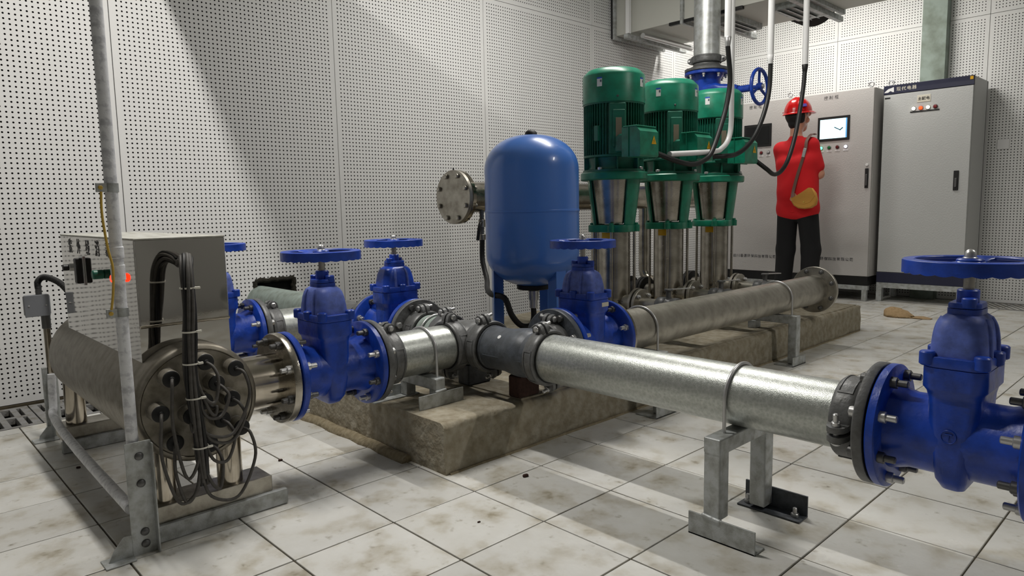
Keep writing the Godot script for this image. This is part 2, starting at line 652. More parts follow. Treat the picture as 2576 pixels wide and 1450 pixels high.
func materials() -> void:
	var W := Color.WHITE
	T.dirt = noise_tex(0.012, [[0.0, Color(0.74, 0.73, 0.7)], [0.45, Color(0.92, 0.915, 0.9)], [0.7, W]], FastNoiseLite.TYPE_SIMPLEX_SMOOTH, 5, 3)
	T.grime = noise_tex(0.01, [[0.0, Color(0.7, 0.66, 0.58)], [0.22, Color(0.88, 0.86, 0.82)], [0.5, Color(0.97, 0.965, 0.955)], [1.0, W]], FastNoiseLite.TYPE_SIMPLEX_SMOOTH, 6, 11, 1024)
	T.speck = noise_tex(0.06, [[0.0, Color(0.6, 0.57, 0.52)], [0.12, Color(0.88, 0.87, 0.85)], [0.25, W]], FastNoiseLite.TYPE_SIMPLEX_SMOOTH, 5, 5)
	T.spangle = noise_tex(0.035, [[0.0, Color(0.8, 0.81, 0.8)], [0.5, Color(0.91, 0.915, 0.91)], [1.0, W]], FastNoiseLite.TYPE_CELLULAR, 2, 7)
	T.streak = noise_tex(0.008, [[0.0, Color(0.76, 0.75, 0.73)], [0.5, Color(0.9, 0.895, 0.885)], [1.0, W]], FastNoiseLite.TYPE_SIMPLEX_SMOOTH, 5, 9)
	T.concrete = noise_tex(0.014, [[0.0, Color(0.78, 0.75, 0.69)], [0.4, Color(0.89, 0.875, 0.84)], [0.7, Color(0.97, 0.965, 0.95)], [1.0, W]], FastNoiseLite.TYPE_SIMPLEX_SMOOTH, 6, 21, 1024)
	T.rough_scale = noise_tex(0.03, [[0.0, Color(0.55, 0.55, 0.55)], [1.0, W]], FastNoiseLite.TYPE_SIMPLEX_SMOOTH, 4, 23)
	T.bump = noise_tex(0.03, [], FastNoiseLite.TYPE_SIMPLEX_SMOOTH, 5, 13, 512, 5.0)
	T.fine = noise_tex(0.12, [], FastNoiseLite.TYPE_SIMPLEX_SMOOTH, 3, 15, 512, 4.0)
	T.wave = noise_tex(0.006, [], FastNoiseLite.TYPE_SIMPLEX_SMOOTH, 2, 17, 512, 6.0)
	T.chalk = noise_tex(0.02, [[0.0, Color(0.78, 0.78, 0.79)], [0.35, Color(0.88, 0.88, 0.89)], [0.5, W], [1.0, W]], FastNoiseLite.TYPE_SIMPLEX_SMOOTH, 5, 31)
	M.panel = mat(Color(0.86, 0.86, 0.855), 0.85)
	M.back = mat(Color(0.055, 0.055, 0.06), 0.95)
	M.ceiling = mat(Color(0.72, 0.73, 0.72), 0.9)
	M.beam = mat(Color(0.53, 0.58, 0.55), 0.75, 0.0, T.dirt, 0.7)
	M.wall = mat(Color(0.62, 0.62, 0.61), 0.9)
	M.grout = mat(Color(0.3, 0.27, 0.21), 0.95, 0.0, T.dirt, 2.0, null, 1.0, true)
	for i in 4:
		var b: float = [0.84, 0.8, 0.82, 0.86][i]
		var m := mat(Color(b, b, b * 0.985), [0.42, 0.5, 0.46, 0.4][i], 0.0, T.grime, 0.55, T.bump, 0.12, true)
		m.uv1_offset = Vector3(0.23, 0.0, 0.31) * i
		m.roughness_texture = T.rough_scale
		m.detail_enabled = true
		m.detail_blend_mode = BaseMaterial3D.BLEND_MODE_MUL
		m.detail_albedo = T.speck
		m.detail_uv_layer = BaseMaterial3D.DETAIL_UV_1
		M["tile%d" % i] = m
	M.concrete = mat(Color(0.635, 0.61, 0.55), 0.92, 0.0, T.concrete, 1.1, T.bump, 0.7, true)
	M.mortar = mat(Color(0.6, 0.56, 0.47), 0.95, 0.0, T.concrete, 2.4, T.bump, 1.2, true)
	M.iron_cover = mat(Color(0.5, 0.5, 0.5), 0.7, 0.0, T.grime, 1.6, T.bump, 0.5, true)
	M.dark = mat(Color(0.03, 0.03, 0.03), 0.9)
	M.blue = mat(Color(0.1, 0.27, 0.7), 0.34, 0.0, T.dirt, 2.2, T.bump, 0.18)
	M.blue_dust = mat(Color(0.34, 0.42, 0.74), 0.52, 0.0, T.dirt, 4.0, T.bump, 0.15)
	M.tankblue = mat(Color(0.27, 0.47, 0.8), 0.3)
	M.tankblue.clearcoat_enabled = true
	M.tankblue.clearcoat = 0.4
	M.tankblue.clearcoat_roughness = 0.1
	M.galv = mat(Color(0.77, 0.78, 0.765), 0.46, 0.72, T.spangle, 5.0, T.fine, 0.25)
	M.galv.roughness_texture = T.rough_scale
	M.galv_plate = mat(Color(0.72, 0.735, 0.74), 0.5, 0.4, T.dirt, 3.0, T.fine, 0.15)
	M.cast = mat(Color(0.4, 0.405, 0.41), 0.42, 0.15, T.dirt, 4.0, T.bump, 0.3)
	M.castdark = mat(Color(0.3, 0.32, 0.35), 0.46, 0.1, T.dirt, 4.0, T.bump, 0.25)
	M.steel = mat(Color(0.74, 0.72, 0.68), 0.3, 1.0, T.streak, 3.0, T.fine, 0.12)
	M.steel.roughness_texture = T.rough_scale
	M.steel_dull = mat(Color(0.75, 0.735, 0.7), 0.42, 0.95, T.streak, 2.4, T.bump, 0.2)
	M.vessel = mat(Color(0.56, 0.54, 0.5), 0.46, 0.85, T.dirt, 3.0, T.bump, 0.08)
	M.galv_smooth = mat(Color(0.8, 0.815, 0.82), 0.36, 0.6, T.dirt, 2.0)
	M.mirror = mat(Color(0.74, 0.73, 0.71), 0.045, 1.0, null, 0.8, T.wave, 0.045)
	M.polish = mat(Color(0.78, 0.75, 0.7), 0.16, 1.0, T.streak, 2.0)
	M.zinc = mat(Color(0.76, 0.76, 0.76), 0.34, 0.8)
	M.zincdark = mat(Color(0.4, 0.4, 0.4), 0.4, 0.8)
	M.rubber = mat(Color(0.045, 0.045, 0.05), 0.6)
	M.cable = mat(Color(0.3, 0.29, 0.28), 0.62, 0.0, T.dirt, 6.0)
	M.cableblack = mat(Color(0.05, 0.05, 0.055), 0.5)
	M.tie = mat(Color(0.85, 0.84, 0.8), 0.5)
	M.green = mat(Color(0.08, 0.5, 0.39), 0.36, 0.0, T.dirt, 2.0)
	M.greendark = mat(Color(0.07, 0.41, 0.33), 0.45, 0.0, T.dirt, 2.0)
	M.cab = mat(Color(0.7, 0.705, 0.7), 0.5, 0.0, null, 1.0, T.fine, 0.1)
	M.cabred = mat(Color(0.71, 0.7, 0.69), 0.5, 0.0, null, 1.0, T.fine, 0.1)
	M.navy = mat(Color(0.11, 0.12, 0.22), 0.45)
	M.black = mat(Color(0.03, 0.03, 0.035), 0.5)
	M.white = mat(Color(0.86, 0.86, 0.86), 0.5)
	M.pvc = mat(Color(0.88, 0.88, 0.88), 0.35)
	M.painted = mat(Color(0.88, 0.885, 0.9), 0.55, 0.0, T.chalk, 3.0, T.fine, 0.2)
	M.yellow = mat(Color(0.85, 0.65, 0.05), 0.5)
	M.wire = mat(Color(0.75, 0.62, 0.25), 0.5)
	M.label = mat(Color(0.8, 0.78, 0.72), 0.5)
	M.plate = mat(Color(0.62, 0.57, 0.5), 0.35, 0.6)
	M.screen_off = mat(Color(0.06, 0.065, 0.07), 0.2)
	M.foam = mat(Color(0.16, 0.15, 0.12), 1.0, 0.0, T.dirt, 6.0, T.bump, 1.5)
	M.greypipe = mat(Color(0.55, 0.6, 0.58), 0.7, 0.0, T.dirt, 3.0)
	M.brick = mat(Color(0.24, 0.15, 0.12), 0.9, 0.0, T.dirt, 8.0, T.bump, 0.6)
	M.card = mat(Color(0.66, 0.56, 0.42), 0.9, 0.0, T.grime, 4.0, T.bump, 0.6)
	M.glassquartz = mat(Color(0.5, 0.48, 0.44), 0.4, 0.0, T.dirt, 12.0)
	M.skin = mat(Color(0.78, 0.56, 0.46), 0.55)
	M.red = mat(Color(0.8, 0.06, 0.1), 0.85, 0.0, null, 1.0, T.wave, 0.3)
	M.helmet = mat(Color(0.78, 0.03, 0.05), 0.22)
	M.trousers = mat(Color(0.035, 0.037, 0.05), 0.9, 0.0, null, 1.0, T.wave, 0.3)
	M.hair = mat(Color(0.03, 0.026, 0.024), 0.7)
	M.leather = mat(Color(0.76, 0.55, 0.22), 0.5)
	M.dustlid = mat(Color(0.74, 0.74, 0.72), 0.6, 0.3, T.dirt, 3.0)
	M.ductgrey = mat(Color(0.76, 0.76, 0.73), 0.6, 0.1)
	M.boxgrey = mat(Color(0.47, 0.48, 0.5), 0.6)
	M.strap = mat(Color(0.38, 0.26, 0.22), 0.6)

func lamp(x: float, y: float, z: float, energy: float, label: String) -> void:
	var o := thing("batten_lamp", label + " hanging under the ceiling", "lamp", Vector3(x, y, z), "ceiling batten lamps")
	put("housing", MB.new().bx(-0.035, 0.035, 0.02, 0.07, -0.62, 0.62, 0.004), M.white, o)
	put("tube", MB.new().cyl(to(Vector3.BACK), 0.013, -0.59, 0.59, 12), glow(Color(1, 0.98, 0.95), 4.0), o)
	for s in [-1, 1]:
		put("end_cap", MB.new().bx(-0.018, 0.018, -0.02, 0.03, s * 0.605 - 0.012, s * 0.605 + 0.012, 0.003), M.white, o)
		put("hanger_rod", MB.new().cyl(at(0, 0.07, s * 0.4), 0.004, -0.002, 3.3 - y - 0.07, 8), M.zinc, o)
	var l := AreaLight3D.new()
	l.name = "tube_light"
	l.area_size = Vector2(0.05, 1.16)
	l.area_normalize_energy = true
	l.light_energy = energy
	l.light_color = Color(1.0, 0.985, 0.96)
	l.light_specular = 1.0
	l.shadow_enabled = true
	l.set("area_range", 14.0)
	l.set("area_attenuation", 2.0)
	l.rotation = Vector3(-PI / 2, 0, 0)
	l.position = Vector3(0, -0.022, 0)
	o.add_child(l)

# a perforated board w wide and h high, lower left corner at the origin, facing +Z; cut: a rectangle left open
func board(w: float, h: float, cut := Rect2()) -> ArrayMesh:
	var b := MB.new()
	var pitch := 0.0232
	var mx := 0.024
	var nc := int((w - 2 * mx) / pitch)
	var nr := int((h - 2 * mx) / pitch)
	var px := (w - 2 * mx) / nc
	var py := (h - 2 * mx) / nr
	var r := 0.0046
	var nn := Vector3(0, 0, 1)
	var gx := [0.0]
	for i in nc + 1:
		gx.append(mx + i * px)
	gx.append(w)
	var gy := [0.0]
	for i in nr + 1:
		gy.append(mx + i * py)
	gy.append(h)
	var nx := gx.size()
	for y in gy:
		for x in gx:
			b.v.append(Vector3(x, y, 0))
			b.n.append(nn)
	var ring := []
	for k in 8:
		ring.append(Vector3(cos(k * PI / 4) * r, sin(k * PI / 4) * r, 0))
	for j in gy.size() - 1:
		for i in nx - 1:
			var a := j * nx + i
			var c := Vector3((gx[i] + gx[i + 1]) / 2, (gy[j] + gy[j + 1]) / 2, 0)
			if cut.has_area() and cut.has_point(Vector2(c.x, c.y)):
				continue
			var c0 := a
			var c1 := a + 1
			var c2 := a + 1 + nx
			var c3 := a + nx
			if i == 0 or j == 0 or i == nx - 2 or j == gy.size() - 2:
				b.ix.append_array(PackedInt32Array([c0, c2, c1, c0, c3, c2]))
				continue
			var k0 := b.v.size()
			for q in ring:
				b.v.append(c + q)
				b.n.append(nn)
			# corners c2 (45), c3 (135), c0 (225), c1 (315)
			b.ix.append_array(PackedInt32Array([c2, k0 + 0, k0 + 1, c2, k0 + 1, k0 + 2, c3, k0 + 2, k0 + 3, c3, k0 + 3, k0 + 4, c0, k0 + 4, k0 + 5, c0, k0 + 5, k0 + 6, c1, k0 + 6, k0 + 7, c1, k0 + 7, k0,
				c1, k0, c2, c2, k0 + 2, c3, c3, k0 + 4, c0, c0, k0 + 6, c1]))
	# edges give the board its thickness
	var th := 0.012
	for e in [[Vector3(0, 0, 0), Vector3(w, 0, 0), Vector3(0, -1, 0)], [Vector3(w, 0, 0), Vector3(w, h, 0), Vector3(1, 0, 0)], [Vector3(w, h, 0), Vector3(0, h, 0), Vector3(0, 1, 0)], [Vector3(0, h, 0), Vector3(0, 0, 0), Vector3(-1, 0, 0)]]:
		b.face([e[0], e[1], e[1] - Vector3(0, 0, th), e[0] - Vector3(0, 0, th)], e[2])
	return b.mesh()

func shell() -> void:
	var zw := -2.35
	var xw := 6.02
	var hc := 3.3
	var wl := struct("wall_left", MB.new().bx(-3.0, xw + 0.3, -0.2, hc, zw - 0.25, zw - 0.035, 0.0), M.back)
	var wr := struct("wall_right", MB.new().bx(xw + 0.035, xw + 0.25, -0.2, hc, zw - 0.25, 4.2, 0.0), M.back)
	struct("wall_near", MB.new().bx(-3.0, xw + 0.25, -0.2, hc, 4.0, 4.2, 0.0), M.wall)  # out of view; its grey is set for bounce light and the box reflection
	struct("wall_rear", MB.new().bx(-3.2, -3.0, -0.2, hc, zw - 0.25, 4.2, 0.0), M.wall)
	struct("ceiling", MB.new().bx(-3.2, xw + 0.25, hc, hc + 0.15, zw - 0.25, 4.2, 0.0), M.ceiling)
	var w := 1.24
	var full := board(w - 0.004, 2.42)
	var top := board(w - 0.004, hc - 2.424)
	for k in range(-2, 5):
		var x := -0.012 + k * w
		var ww := w - 0.004
		var low: Mesh = full
		var up: Mesh = top
		if k == 4:
			low = board(xw - x, 2.42)
			up = board(xw - x, hc - 2.424)
		elif k == 0:
			low = board(ww, 2.42, Rect2(0.655, 0.24, 0.24, 0.25))
		var p := mi("panel", low, M.panel, wl)
		p.position = Vector3(x, 0.0, zw)
		p = mi("panel", up, M.panel, wl)
		p.position = Vector3(x, 2.424, zw)
	for k in range(-1, 5):
		var z := -1.21 + k * w
		var p := mi("panel", full, M.panel, wr)
		p.transform = Transform3D(Basis(Vector3.UP, -PI / 2), Vector3(xw, 0.0, z))
		p = mi("panel", top, M.panel, wr)
		p.transform = Transform3D(Basis(Vector3.UP, -PI / 2), Vector3(xw, 2.424, z))
	struct("baseboard_left", MB.new().bx(-3.0, xw, -0.05, -0.004, zw - 0.03, zw + 0.006, 0.002), M.grout)
	# painted column and the beam over it
	struct("column", MB.new().bx(5.92, xw + 0.02, 0.0, hc, -0.455, -0.262, 0.004), M.beam)
	struct("ceiling_beam", MB.new().bx(5.74, xw + 0.02, 2.79, hc, zw, 4.0, 0.004), M.beam)
	# rough dark foam round the hole where the pipe passes the wall
	var r := RandomNumberGenerator.new()
	r.seed = 3
	for run in [[Vector3(0.646, 0.2, zw), Vector3(0.646, 0.482, zw)], [Vector3(0.64, 0.484, zw), Vector3(0.882, 0.487, zw)], [Vector3(0.886, 0.49, zw), Vector3(0.884, 0.38, zw)]]:
		var path := []
		for k in 15:
			path.append(run[0].lerp(run[1], k / 14.0) + Vector3(r.randf_range(-0.004, 0.004), r.randf_range(-0.004, 0.004), -0.008 + r.randf_range(-0.003, 0.003)))
		put("foam_bead", MB.new().tube(path, 0.016, 8), M.foam, wl)

func in_view(p: Vector3, margin := 60.0) -> bool:
	var q := cam.transform.affine_inverse() * p
	if q.z > -0.1:
		return false
	var u := 1288.0 + 1740.9 * q.x / -q.z
	var w := 725.0 - 1740.9 * q.y / -q.z
	return u > -margin and u < 2576 + margin and w > -margin and w < 1450 + margin

func floor_tiles() -> void:
	var fl := struct("floor", MB.new().bx(-3.0, 6.02, -0.2, -0.005, -1.885, 4.0, 0.0), M.grout)
	struct("floor", MB.new().bx(-3.0, 6.02, -0.25, -0.16, -2.4, -1.88, 0.0), M.dark)
	var cells := []
	var far := MB.new()
	var tile := MB.new().box(Transform3D(), Vector3(0.296, 0.02, 0.296), 0.002).mesh()
	for i in range(-7, 20):
		for j in range(-7, 14):
			var c := Vector3(i * 0.3 + 0.15, 0, j * 0.3 - 0.15)
			if c.z < -1.8 or (c.x > 0.5 and c.x < 3.75 and c.z < -0.35) or (c.x > 5.9):
				continue
			var near := maxf(0.0, 0.21)
			var seen := in_view(c) or in_view(c + Vector3(near, 0, near), 10) or in_view(c - Vector3(near, 0, near), 10) or in_view(c + Vector3(near, 0, -near), 10)
			cells.append([c.distance_to(cam.position) + (0.0 if seen else 100.0), c])
	cells.sort_custom(func(a, b): return a[0] < b[0])
	var r := RandomNumberGenerator.new()
	r.seed = 5
	for k in cells.size():
		var c: Vector3 = cells[k][1]
		var y := -0.01 + r.randf_range(-0.0006, 0.0003)
		if k < 290:
			var o := mi("tile", tile, M["tile%d" % r.randi_range(0, 3)], fl)
			o.position = c + Vector3(0, y, 0)
			o.rotation = Vector3(r.randf_range(-0.0012, 0.0012), 0, r.randf_range(-0.0012, 0.0012))
		else:
			far.box(Transform3D(Basis(), c + Vector3(0, y, 0)), Vector3(0.296, 0.02, 0.296), 0.002)
	# cut tiles along the left drain
	for i in range(-7, 20):
		if i * 0.3 + 0.15 > 0.5 and i * 0.3 < 3.75:
			continue
		far.bx(i * 0.3 + 0.002, i * 0.3 + 0.298, -0.02, 0.0, -1.885, -1.802)
	if far.v.size() > 0:
		var o := put("tile_field", far, M.tile1, fl)
		o.set_meta("kind", "stuff")

func drains() -> void:
	# slotted covers over the channel along the wall
	var w := 0.596
	var b := MB.new()
	var z0 := -0.19
	for s in [[-0.19, -0.165], [-0.012, 0.012], [0.165, 0.19]]:
		b.bx(-w / 2, w / 2, -0.03, 0.0, s[0], s[1], 0.002)
	var n := 10
	for k in n + 1:
		var x := lerpf(-w / 2, w / 2, float(k) / n)
		var hw := 0.013 if k > 0 and k < n else 0.032
		b.bx(maxf(x - hw, -w / 2), minf(x + hw, w / 2), -0.03, -0.0006, z0, -z0, 0.002)
	var lbl := ["slotted grey drain cover under the leaning conduit riser beside the sterilizer", "slotted grey drain cover running behind the stainless sterilizer legs", "slotted grey drain cover by the wall hole where the pipe comes in", "slotted grey drain cover at the near end of the row by the wall"]
	var xs := [-0.212, 0.388, 0.988, -0.812]
	lbl = ["slotted grey drain cover by the wall right beneath the sterilizer's rear leg", "slotted grey drain cover by the wall beyond the sterilizer's far end", "slotted grey drain cover by the wall beneath the insulated wall pipe", "slotted grey drain cover by the wall, cut by the picture's edge"]
	for i in 4:
		var o := mi("drain_cover", b.mesh(), M.iron_cover, self)
		o.position = Vector3(xs[i], 0, -2.085)
		tag(o, lbl[i], "drain cover", "drain covers along the perforated wall")
	b = MB.new()
	for s in [-0.2, 0.2]:
		b.bx(s - 0.012, s + 0.012, -0.03, 0.004, -0.5, 0.5, 0.002)
	for k in 21:
		var z := lerpf(-0.49, 0.49, k / 20.0)
		b.box(Transform3D(Basis(Vector3.UP, 0.5), Vector3(0, -0.012, z)), Vector3(0.42, 0.03, 0.014), 0.001)
	for i in 2:
		var o := mi("drain_grate", b.mesh(), M.iron_cover, self)
		o.position = Vector3(5.8, 0.001, 0.6 + i * 1.004)
		tag(o, ["barred drain grate on the floor beside the navy-topped cabinet", "barred drain grate farther along the wall beyond the first grate"][i], "drain grate", "grates below the plain wall plate")

func plinth() -> void:
	var b := MB.new()
	b.bx(0.312, 3.93, -0.02, PT - 0.008, -1.7, -0.165, 0.012)
	var o := thing("concrete_plinth", "long low rough concrete plinth carrying the pumps and tank", "plinth", Vector3.ZERO)
	var r := RandomNumberGenerator.new()
	r.seed = 9
	# hand-trowelled block: a skin of uneven rings along its length
	b = MB.new()
	var rings := []
	for k in 41:
		var x := lerpf(0.315, 3.93, k / 40.0)
		var ring := []
		for p in [Vector2(-0.02, -0.163), Vector2(0.02, -0.163), Vector2(0.09, -0.166), Vector2(0.15, -0.166), Vector2(0.168, -0.169), Vector2(PT, -0.185), Vector2(PT, -0.4), Vector2(PT, -0.9), Vector2(PT, -1.4), Vector2(PT, -1.69), Vector2(PT - 0.012, -1.7), Vector2(-0.02, -1.7)]:
			var q := 0.004 if p.x > 0.0 else 0.0
			ring.append(Vector3(x, p.x + r.randf_range(-q, q) * (0.4 if p.x > 0.16 else 1.0), p.y + r.randf_range(-q, q)))
		rings.append(ring)
	b.loft(rings)
	put("block", b, M.concrete, o)
	# the thin second pour over most of the top
	put("topping", MB.new().bx(0.69, 3.9, PT - 0.01, PT + 0.006, -1.68, -0.185, 0.006), M.concrete, o)
	# mortar smeared along its foot
	b = MB.new()
	var path := []
	for k in 18:
		path.append(Vector3(0.306 + r.randf_range(-0.006, 0.006), 0.0, lerpf(-0.36, -1.6, k / 17.0)))
	b.tube(path, 0.026, 8)
	put("mortar_fillet", b, M.mortar, o)
	b = MB.new()
	path = []
	for k in 30:
		path.append(Vector3(lerpf(0.33, 3.9, k / 29.0), -0.006, -0.163 + r.randf_range(-0.004, 0.004)))
	b.tube(path, 0.013, 6)
	put("mortar_fillet", b, M.mortar, o)

# ---------------------------------------------------------------- gate valves
func bolt_mesh(len0: float, len1: float) -> ArrayMesh:   # nut at +, head at -, axis local Y
	var b := MB.new()
	hexb(b, Transform3D(), 0.0135, 0.0, 0.014)
	b.cyl(Transform3D(), 0.008, 0.0, len1, 12, 0.002)
	if len0 > 0.0:
		b.cyl(Transform3D(), 0.0115, -0.003, 0.001, 16)
	return b.mesh()

func handwheel(r: float) -> MB:   # rim with a scalloped skirt, plate spokes and hub; axis Y, top at y = 0
	var b := MB.new()
	var seg := 144
	var f := b.v.size()
	var ri := r - 0.024
	for k in seg:
		var a := TAU * k / seg
		var c := Vector3(cos(a), 0, sin(a))
		var yb := -0.027 - 0.0035 * absf(sin(a * 12.0))
		for q in [[r - 0.003, 0.0, Vector3.UP], [r, -0.003, c], [r, yb, c], [r - 0.005, yb, Vector3.DOWN], [r - 0.006, -0.01, -c], [ri, -0.008, Vector3.DOWN], [ri - 0.001, -0.004, -c], [ri, 0.0, Vector3.UP]]:
			b.vert(c * q[0] + Vector3(0, q[1], 0), q[2])
	for k in seg:
		var a := f + k * 8
		var c := f + ((k + 1) % seg) * 8
		for q in 8:
			b.quad(a + q, a + (q + 1) % 8, c + (q + 1) % 8, c + q)
	for k in 3:   # broad spokes dipping to the hub
		var a := TAU * k / 3 + 0.5
		var d := Vector3(cos(a), 0, sin(a))
		var s := Vector3(-sin(a), 0, cos(a))
		var rings := []
		for q in [[0.014, 0.016, -0.008], [0.04, 0.013, -0.012], [0.07, 0.014, -0.012], [0.09, 0.02, -0.007], [r - 0.02, 0.034, -0.004]]:
			var c: Vector3 = d * q[0] + Vector3(0, q[2], 0)
			rings.append([c + s * q[1] + Vector3(0, 0.003, 0), c + Vector3(0, 0.0045, 0), c - s * q[1] + Vector3(0, 0.003, 0), c - s * q[1] - Vector3(0, 0.004, 0), c - Vector3(0, 0.005, 0), c + s * q[1] - Vector3(0, 0.004, 0)])
		b.loft(rings)
	b.cyl(Transform3D(), 0.026, -0.03, 0.001, 24, 0.003)
	return b

func make_valve(label: String) -> Node3D:   # pipe along local X, stem up; origin on the pipe axis
	var o := thing("gate_valve", label, "valve", Vector3.ZERO, "blue gate valves")
	var ax := to(Vector3.RIGHT)
	var b := MB.new()
	var R := 0.1425
	# barrel with swelling hubs
	b.lathe([Vector2(0.0, -0.149), Vector2(0.098, -0.149), Vector2(0.096, -0.125), Vector2(0.086, -0.09), Vector2(0.086, 0.09), Vector2(0.096, 0.125), Vector2(0.098, 0.149), Vector2(0, 0.149)], ax, 40)
	# wedge-shaped chamber, narrower towards the bottom
	var rings := []
	for q in [[-0.112, 0.012, 0.03, 0.01], [-0.104, 0.022, 0.05, 0.016], [-0.08, 0.03, 0.074, 0.02], [-0.02, 0.038, 0.088, 0.022], [0.05, 0.047, 0.082, 0.022], [0.098, 0.05, 0.08, 0.022], [0.112, 0.053, 0.083, 0.024], [0.122, 0.06, 0.09, 0.028], [0.166, 0.06, 0.09, 0.028]]:
		rings.append(ringxz(q[1], q[2], q[3], q[0]))
	b.loft(rings)
	put("body", b, M.blue, o)
	for s in [-1, 1]:
		b = MB.new()
		var t := to(Vector3.RIGHT * s)
		b.lathe([Vector2(0, 0.1285), Vector2(R - 0.004, 0.1285), Vector2(R, 0.132), Vector2(R, 0.147), Vector2(R - 0.003, 0.15), Vector2(0.108, 0.15), Vector2(0.108, 0.153), Vector2(0, 0.153)], t, 56)
		put("flange", b, M.blue, o)
	var bm := bolt_mesh(0.0, 0.036)
	for s in [-1, 1]:
		for k in 8:
			var a := TAU * (k + 0.5) / 8
			var m := mi("bolt", bm, M.zincdark if k % 3 else M.zinc, o)
			m.transform = to(Vector3(-s, 0, 0), Vector3(s * 0.1285, sin(a) * 0.12, cos(a) * 0.12))
	# bonnet flange with bolt bosses, bonnet, gland, stem, wheel
	b = MB.new()
	b.loft([ringxz(0.058, 0.088, 0.026, 0.1665), ringxz(0.061, 0.091, 0.028, 0.169), ringxz(0.061, 0.091, 0.028, 0.187), ringxz(0.058, 0.088, 0.026, 0.19)])
	for q in [[0.05, 0.08], [-0.05, 0.08], [0.05, -0.08], [-0.05, -0.08], [0.056, 0.0], [-0.056, 0.0]]:
		b.cyl(at(q[0], 0, q[1]), 0.0155, 0.17, 0.2, 18, 0.003)
	put("bonnet_flange", b, M.blue, o)
	b = MB.new()
	rings = []
	for q in [[0.188, 0.047, 0.072, 0.026], [0.215, 0.0455, 0.069, 0.026], [0.242, 0.043, 0.064, 0.026], [0.259, 0.04, 0.059, 0.026], [0.268, 0.036, 0.053, 0.025], [0.275, 0.029, 0.043, 0.022], [0.279, 0.018, 0.03, 0.014]]:
		rings.append(ringxz(q[1], q[2], q[3], q[0], 6))
	b.loft(rings)
	put("bonnet", b, M.blue_dust, o).scale = Vector3(1.12, 1.0, 1.12)
	for s in [-1, 1]:   # stiffening ribs
		for q in [-1, 1]:
			var path := []
			for p in [[0.19, 0.048, 0.028], [0.225, 0.046, 0.027], [0.25, 0.042, 0.025], [0.267, 0.035, 0.021]]:
				path.append(Vector3(s * p[1] * 0.96, p[0], q * p[2]))
			put("bonnet_rib", MB.new().tube(curve(path, 4), 0.006, 8), M.blue_dust, o).scale = Vector3(1.12, 1.0, 1.12)
	b = MB.new()
	b.loft([ringxz(0.03, 0.04, 0.02, 0.272), ringxz(0.032, 0.042, 0.022, 0.276), ringxz(0.032, 0.042, 0.022, 0.288)])
	b.loft([ringxz(0.031, 0.041, 0.021, 0.2895), ringxz(0.031, 0.041, 0.021, 0.297), ringxz(0.029, 0.039, 0.019, 0.3)])
	b.cyl(Transform3D(), 0.021, 0.295, 0.327, 24, 0.002)
	for s in [-1, 1]:
		b.cyl(at(s * 0.01, 0, s * 0.031), 0.0145, 0.29, 0.312, 18, 0.002)
	put("gland", b, M.blue, o)
	b = MB.new()
	b.cyl(Transform3D(), 0.0105, 0.32, 0.372, 16)
	put("stem", b, M.steel_dull, o)
	var wm := put("handwheel", handwheel(0.127), M.blue, o)
	wm.position = Vector3(0, 0.392, 0)
	b = MB.new()
	b.cyl(Transform3D(), 0.027, 0.0, 0.0025, 24, 0.0008)
	hexb(b, Transform3D(), 0.0145, 0.002, 0.012)
	b.lathe([Vector2(0.0115, 0.011), Vector2(0.0115, 0.018), Vector2(0.01, 0.0235), Vector2(0.006, 0.0275), Vector2(0, 0.029)], Transform3D(), 18)
	var nut := put("cap_nut", b, M.zinc, wm)
	nut.position = Vector3(0, -0.008, 0)
	return o

func valves() -> void:
	var v0 := make_valve("dusty blue gate valve between the sterilizer's near outlet and the short galvanized pipe")
	v0.position = Vector3(0.062, AY, ZS)
	dup(v0, Vector3(0.062, AY, -1.38), 0, "blue gate valve half hidden behind the mirror-bright control box")
	dup(v0, Vector3(1.0, AY, ZM), 0, "blue gate valve before the pressure tank, its flange on the bare steel manifold")
	var s := MB.new().bx(0.004, 0.044, 0.138, 0.154, 0.0895, 0.0908, 0.0)
	put("paper_label", s, M.label, get_node("gate_valve_002"))
	dup(v0, Vector3(XM, AY, -0.955), -PI / 2, "blue gate valve by the wall with two grey bolted flanges")
	var v4 := dup(v0, Vector3(XM, AY, 1.205), -PI / 2, "large close-up blue gate valve at the end of the long galvanized pipe")
	# cast emblem, a ring with a T
	var b := MB.new()
	var ring := []
	for k in 33:
		ring.append(Vector3(cos(TAU * k / 32), sin(TAU * k / 32), 0) * 0.014)
	b.tube(ring, 0.0012, 6)
	b.box(at(0, 0.005, 0), Vector3(0.014, 0.003, 0.0024), 0.0006)
	b.box(at(0, -0.001, 0), Vector3(0.003, 0.013, 0.0024), 0.0006)
	var em := put("cast_emblem", b, M.blue, v4)
	em.transform = Transform3D(Basis(), Vector3(-0.002, 0.022, 0.0855))
	var vb: Node3D = get_node("gate_valve_003")
	vb.get_node("bonnet").material_override = M.blue

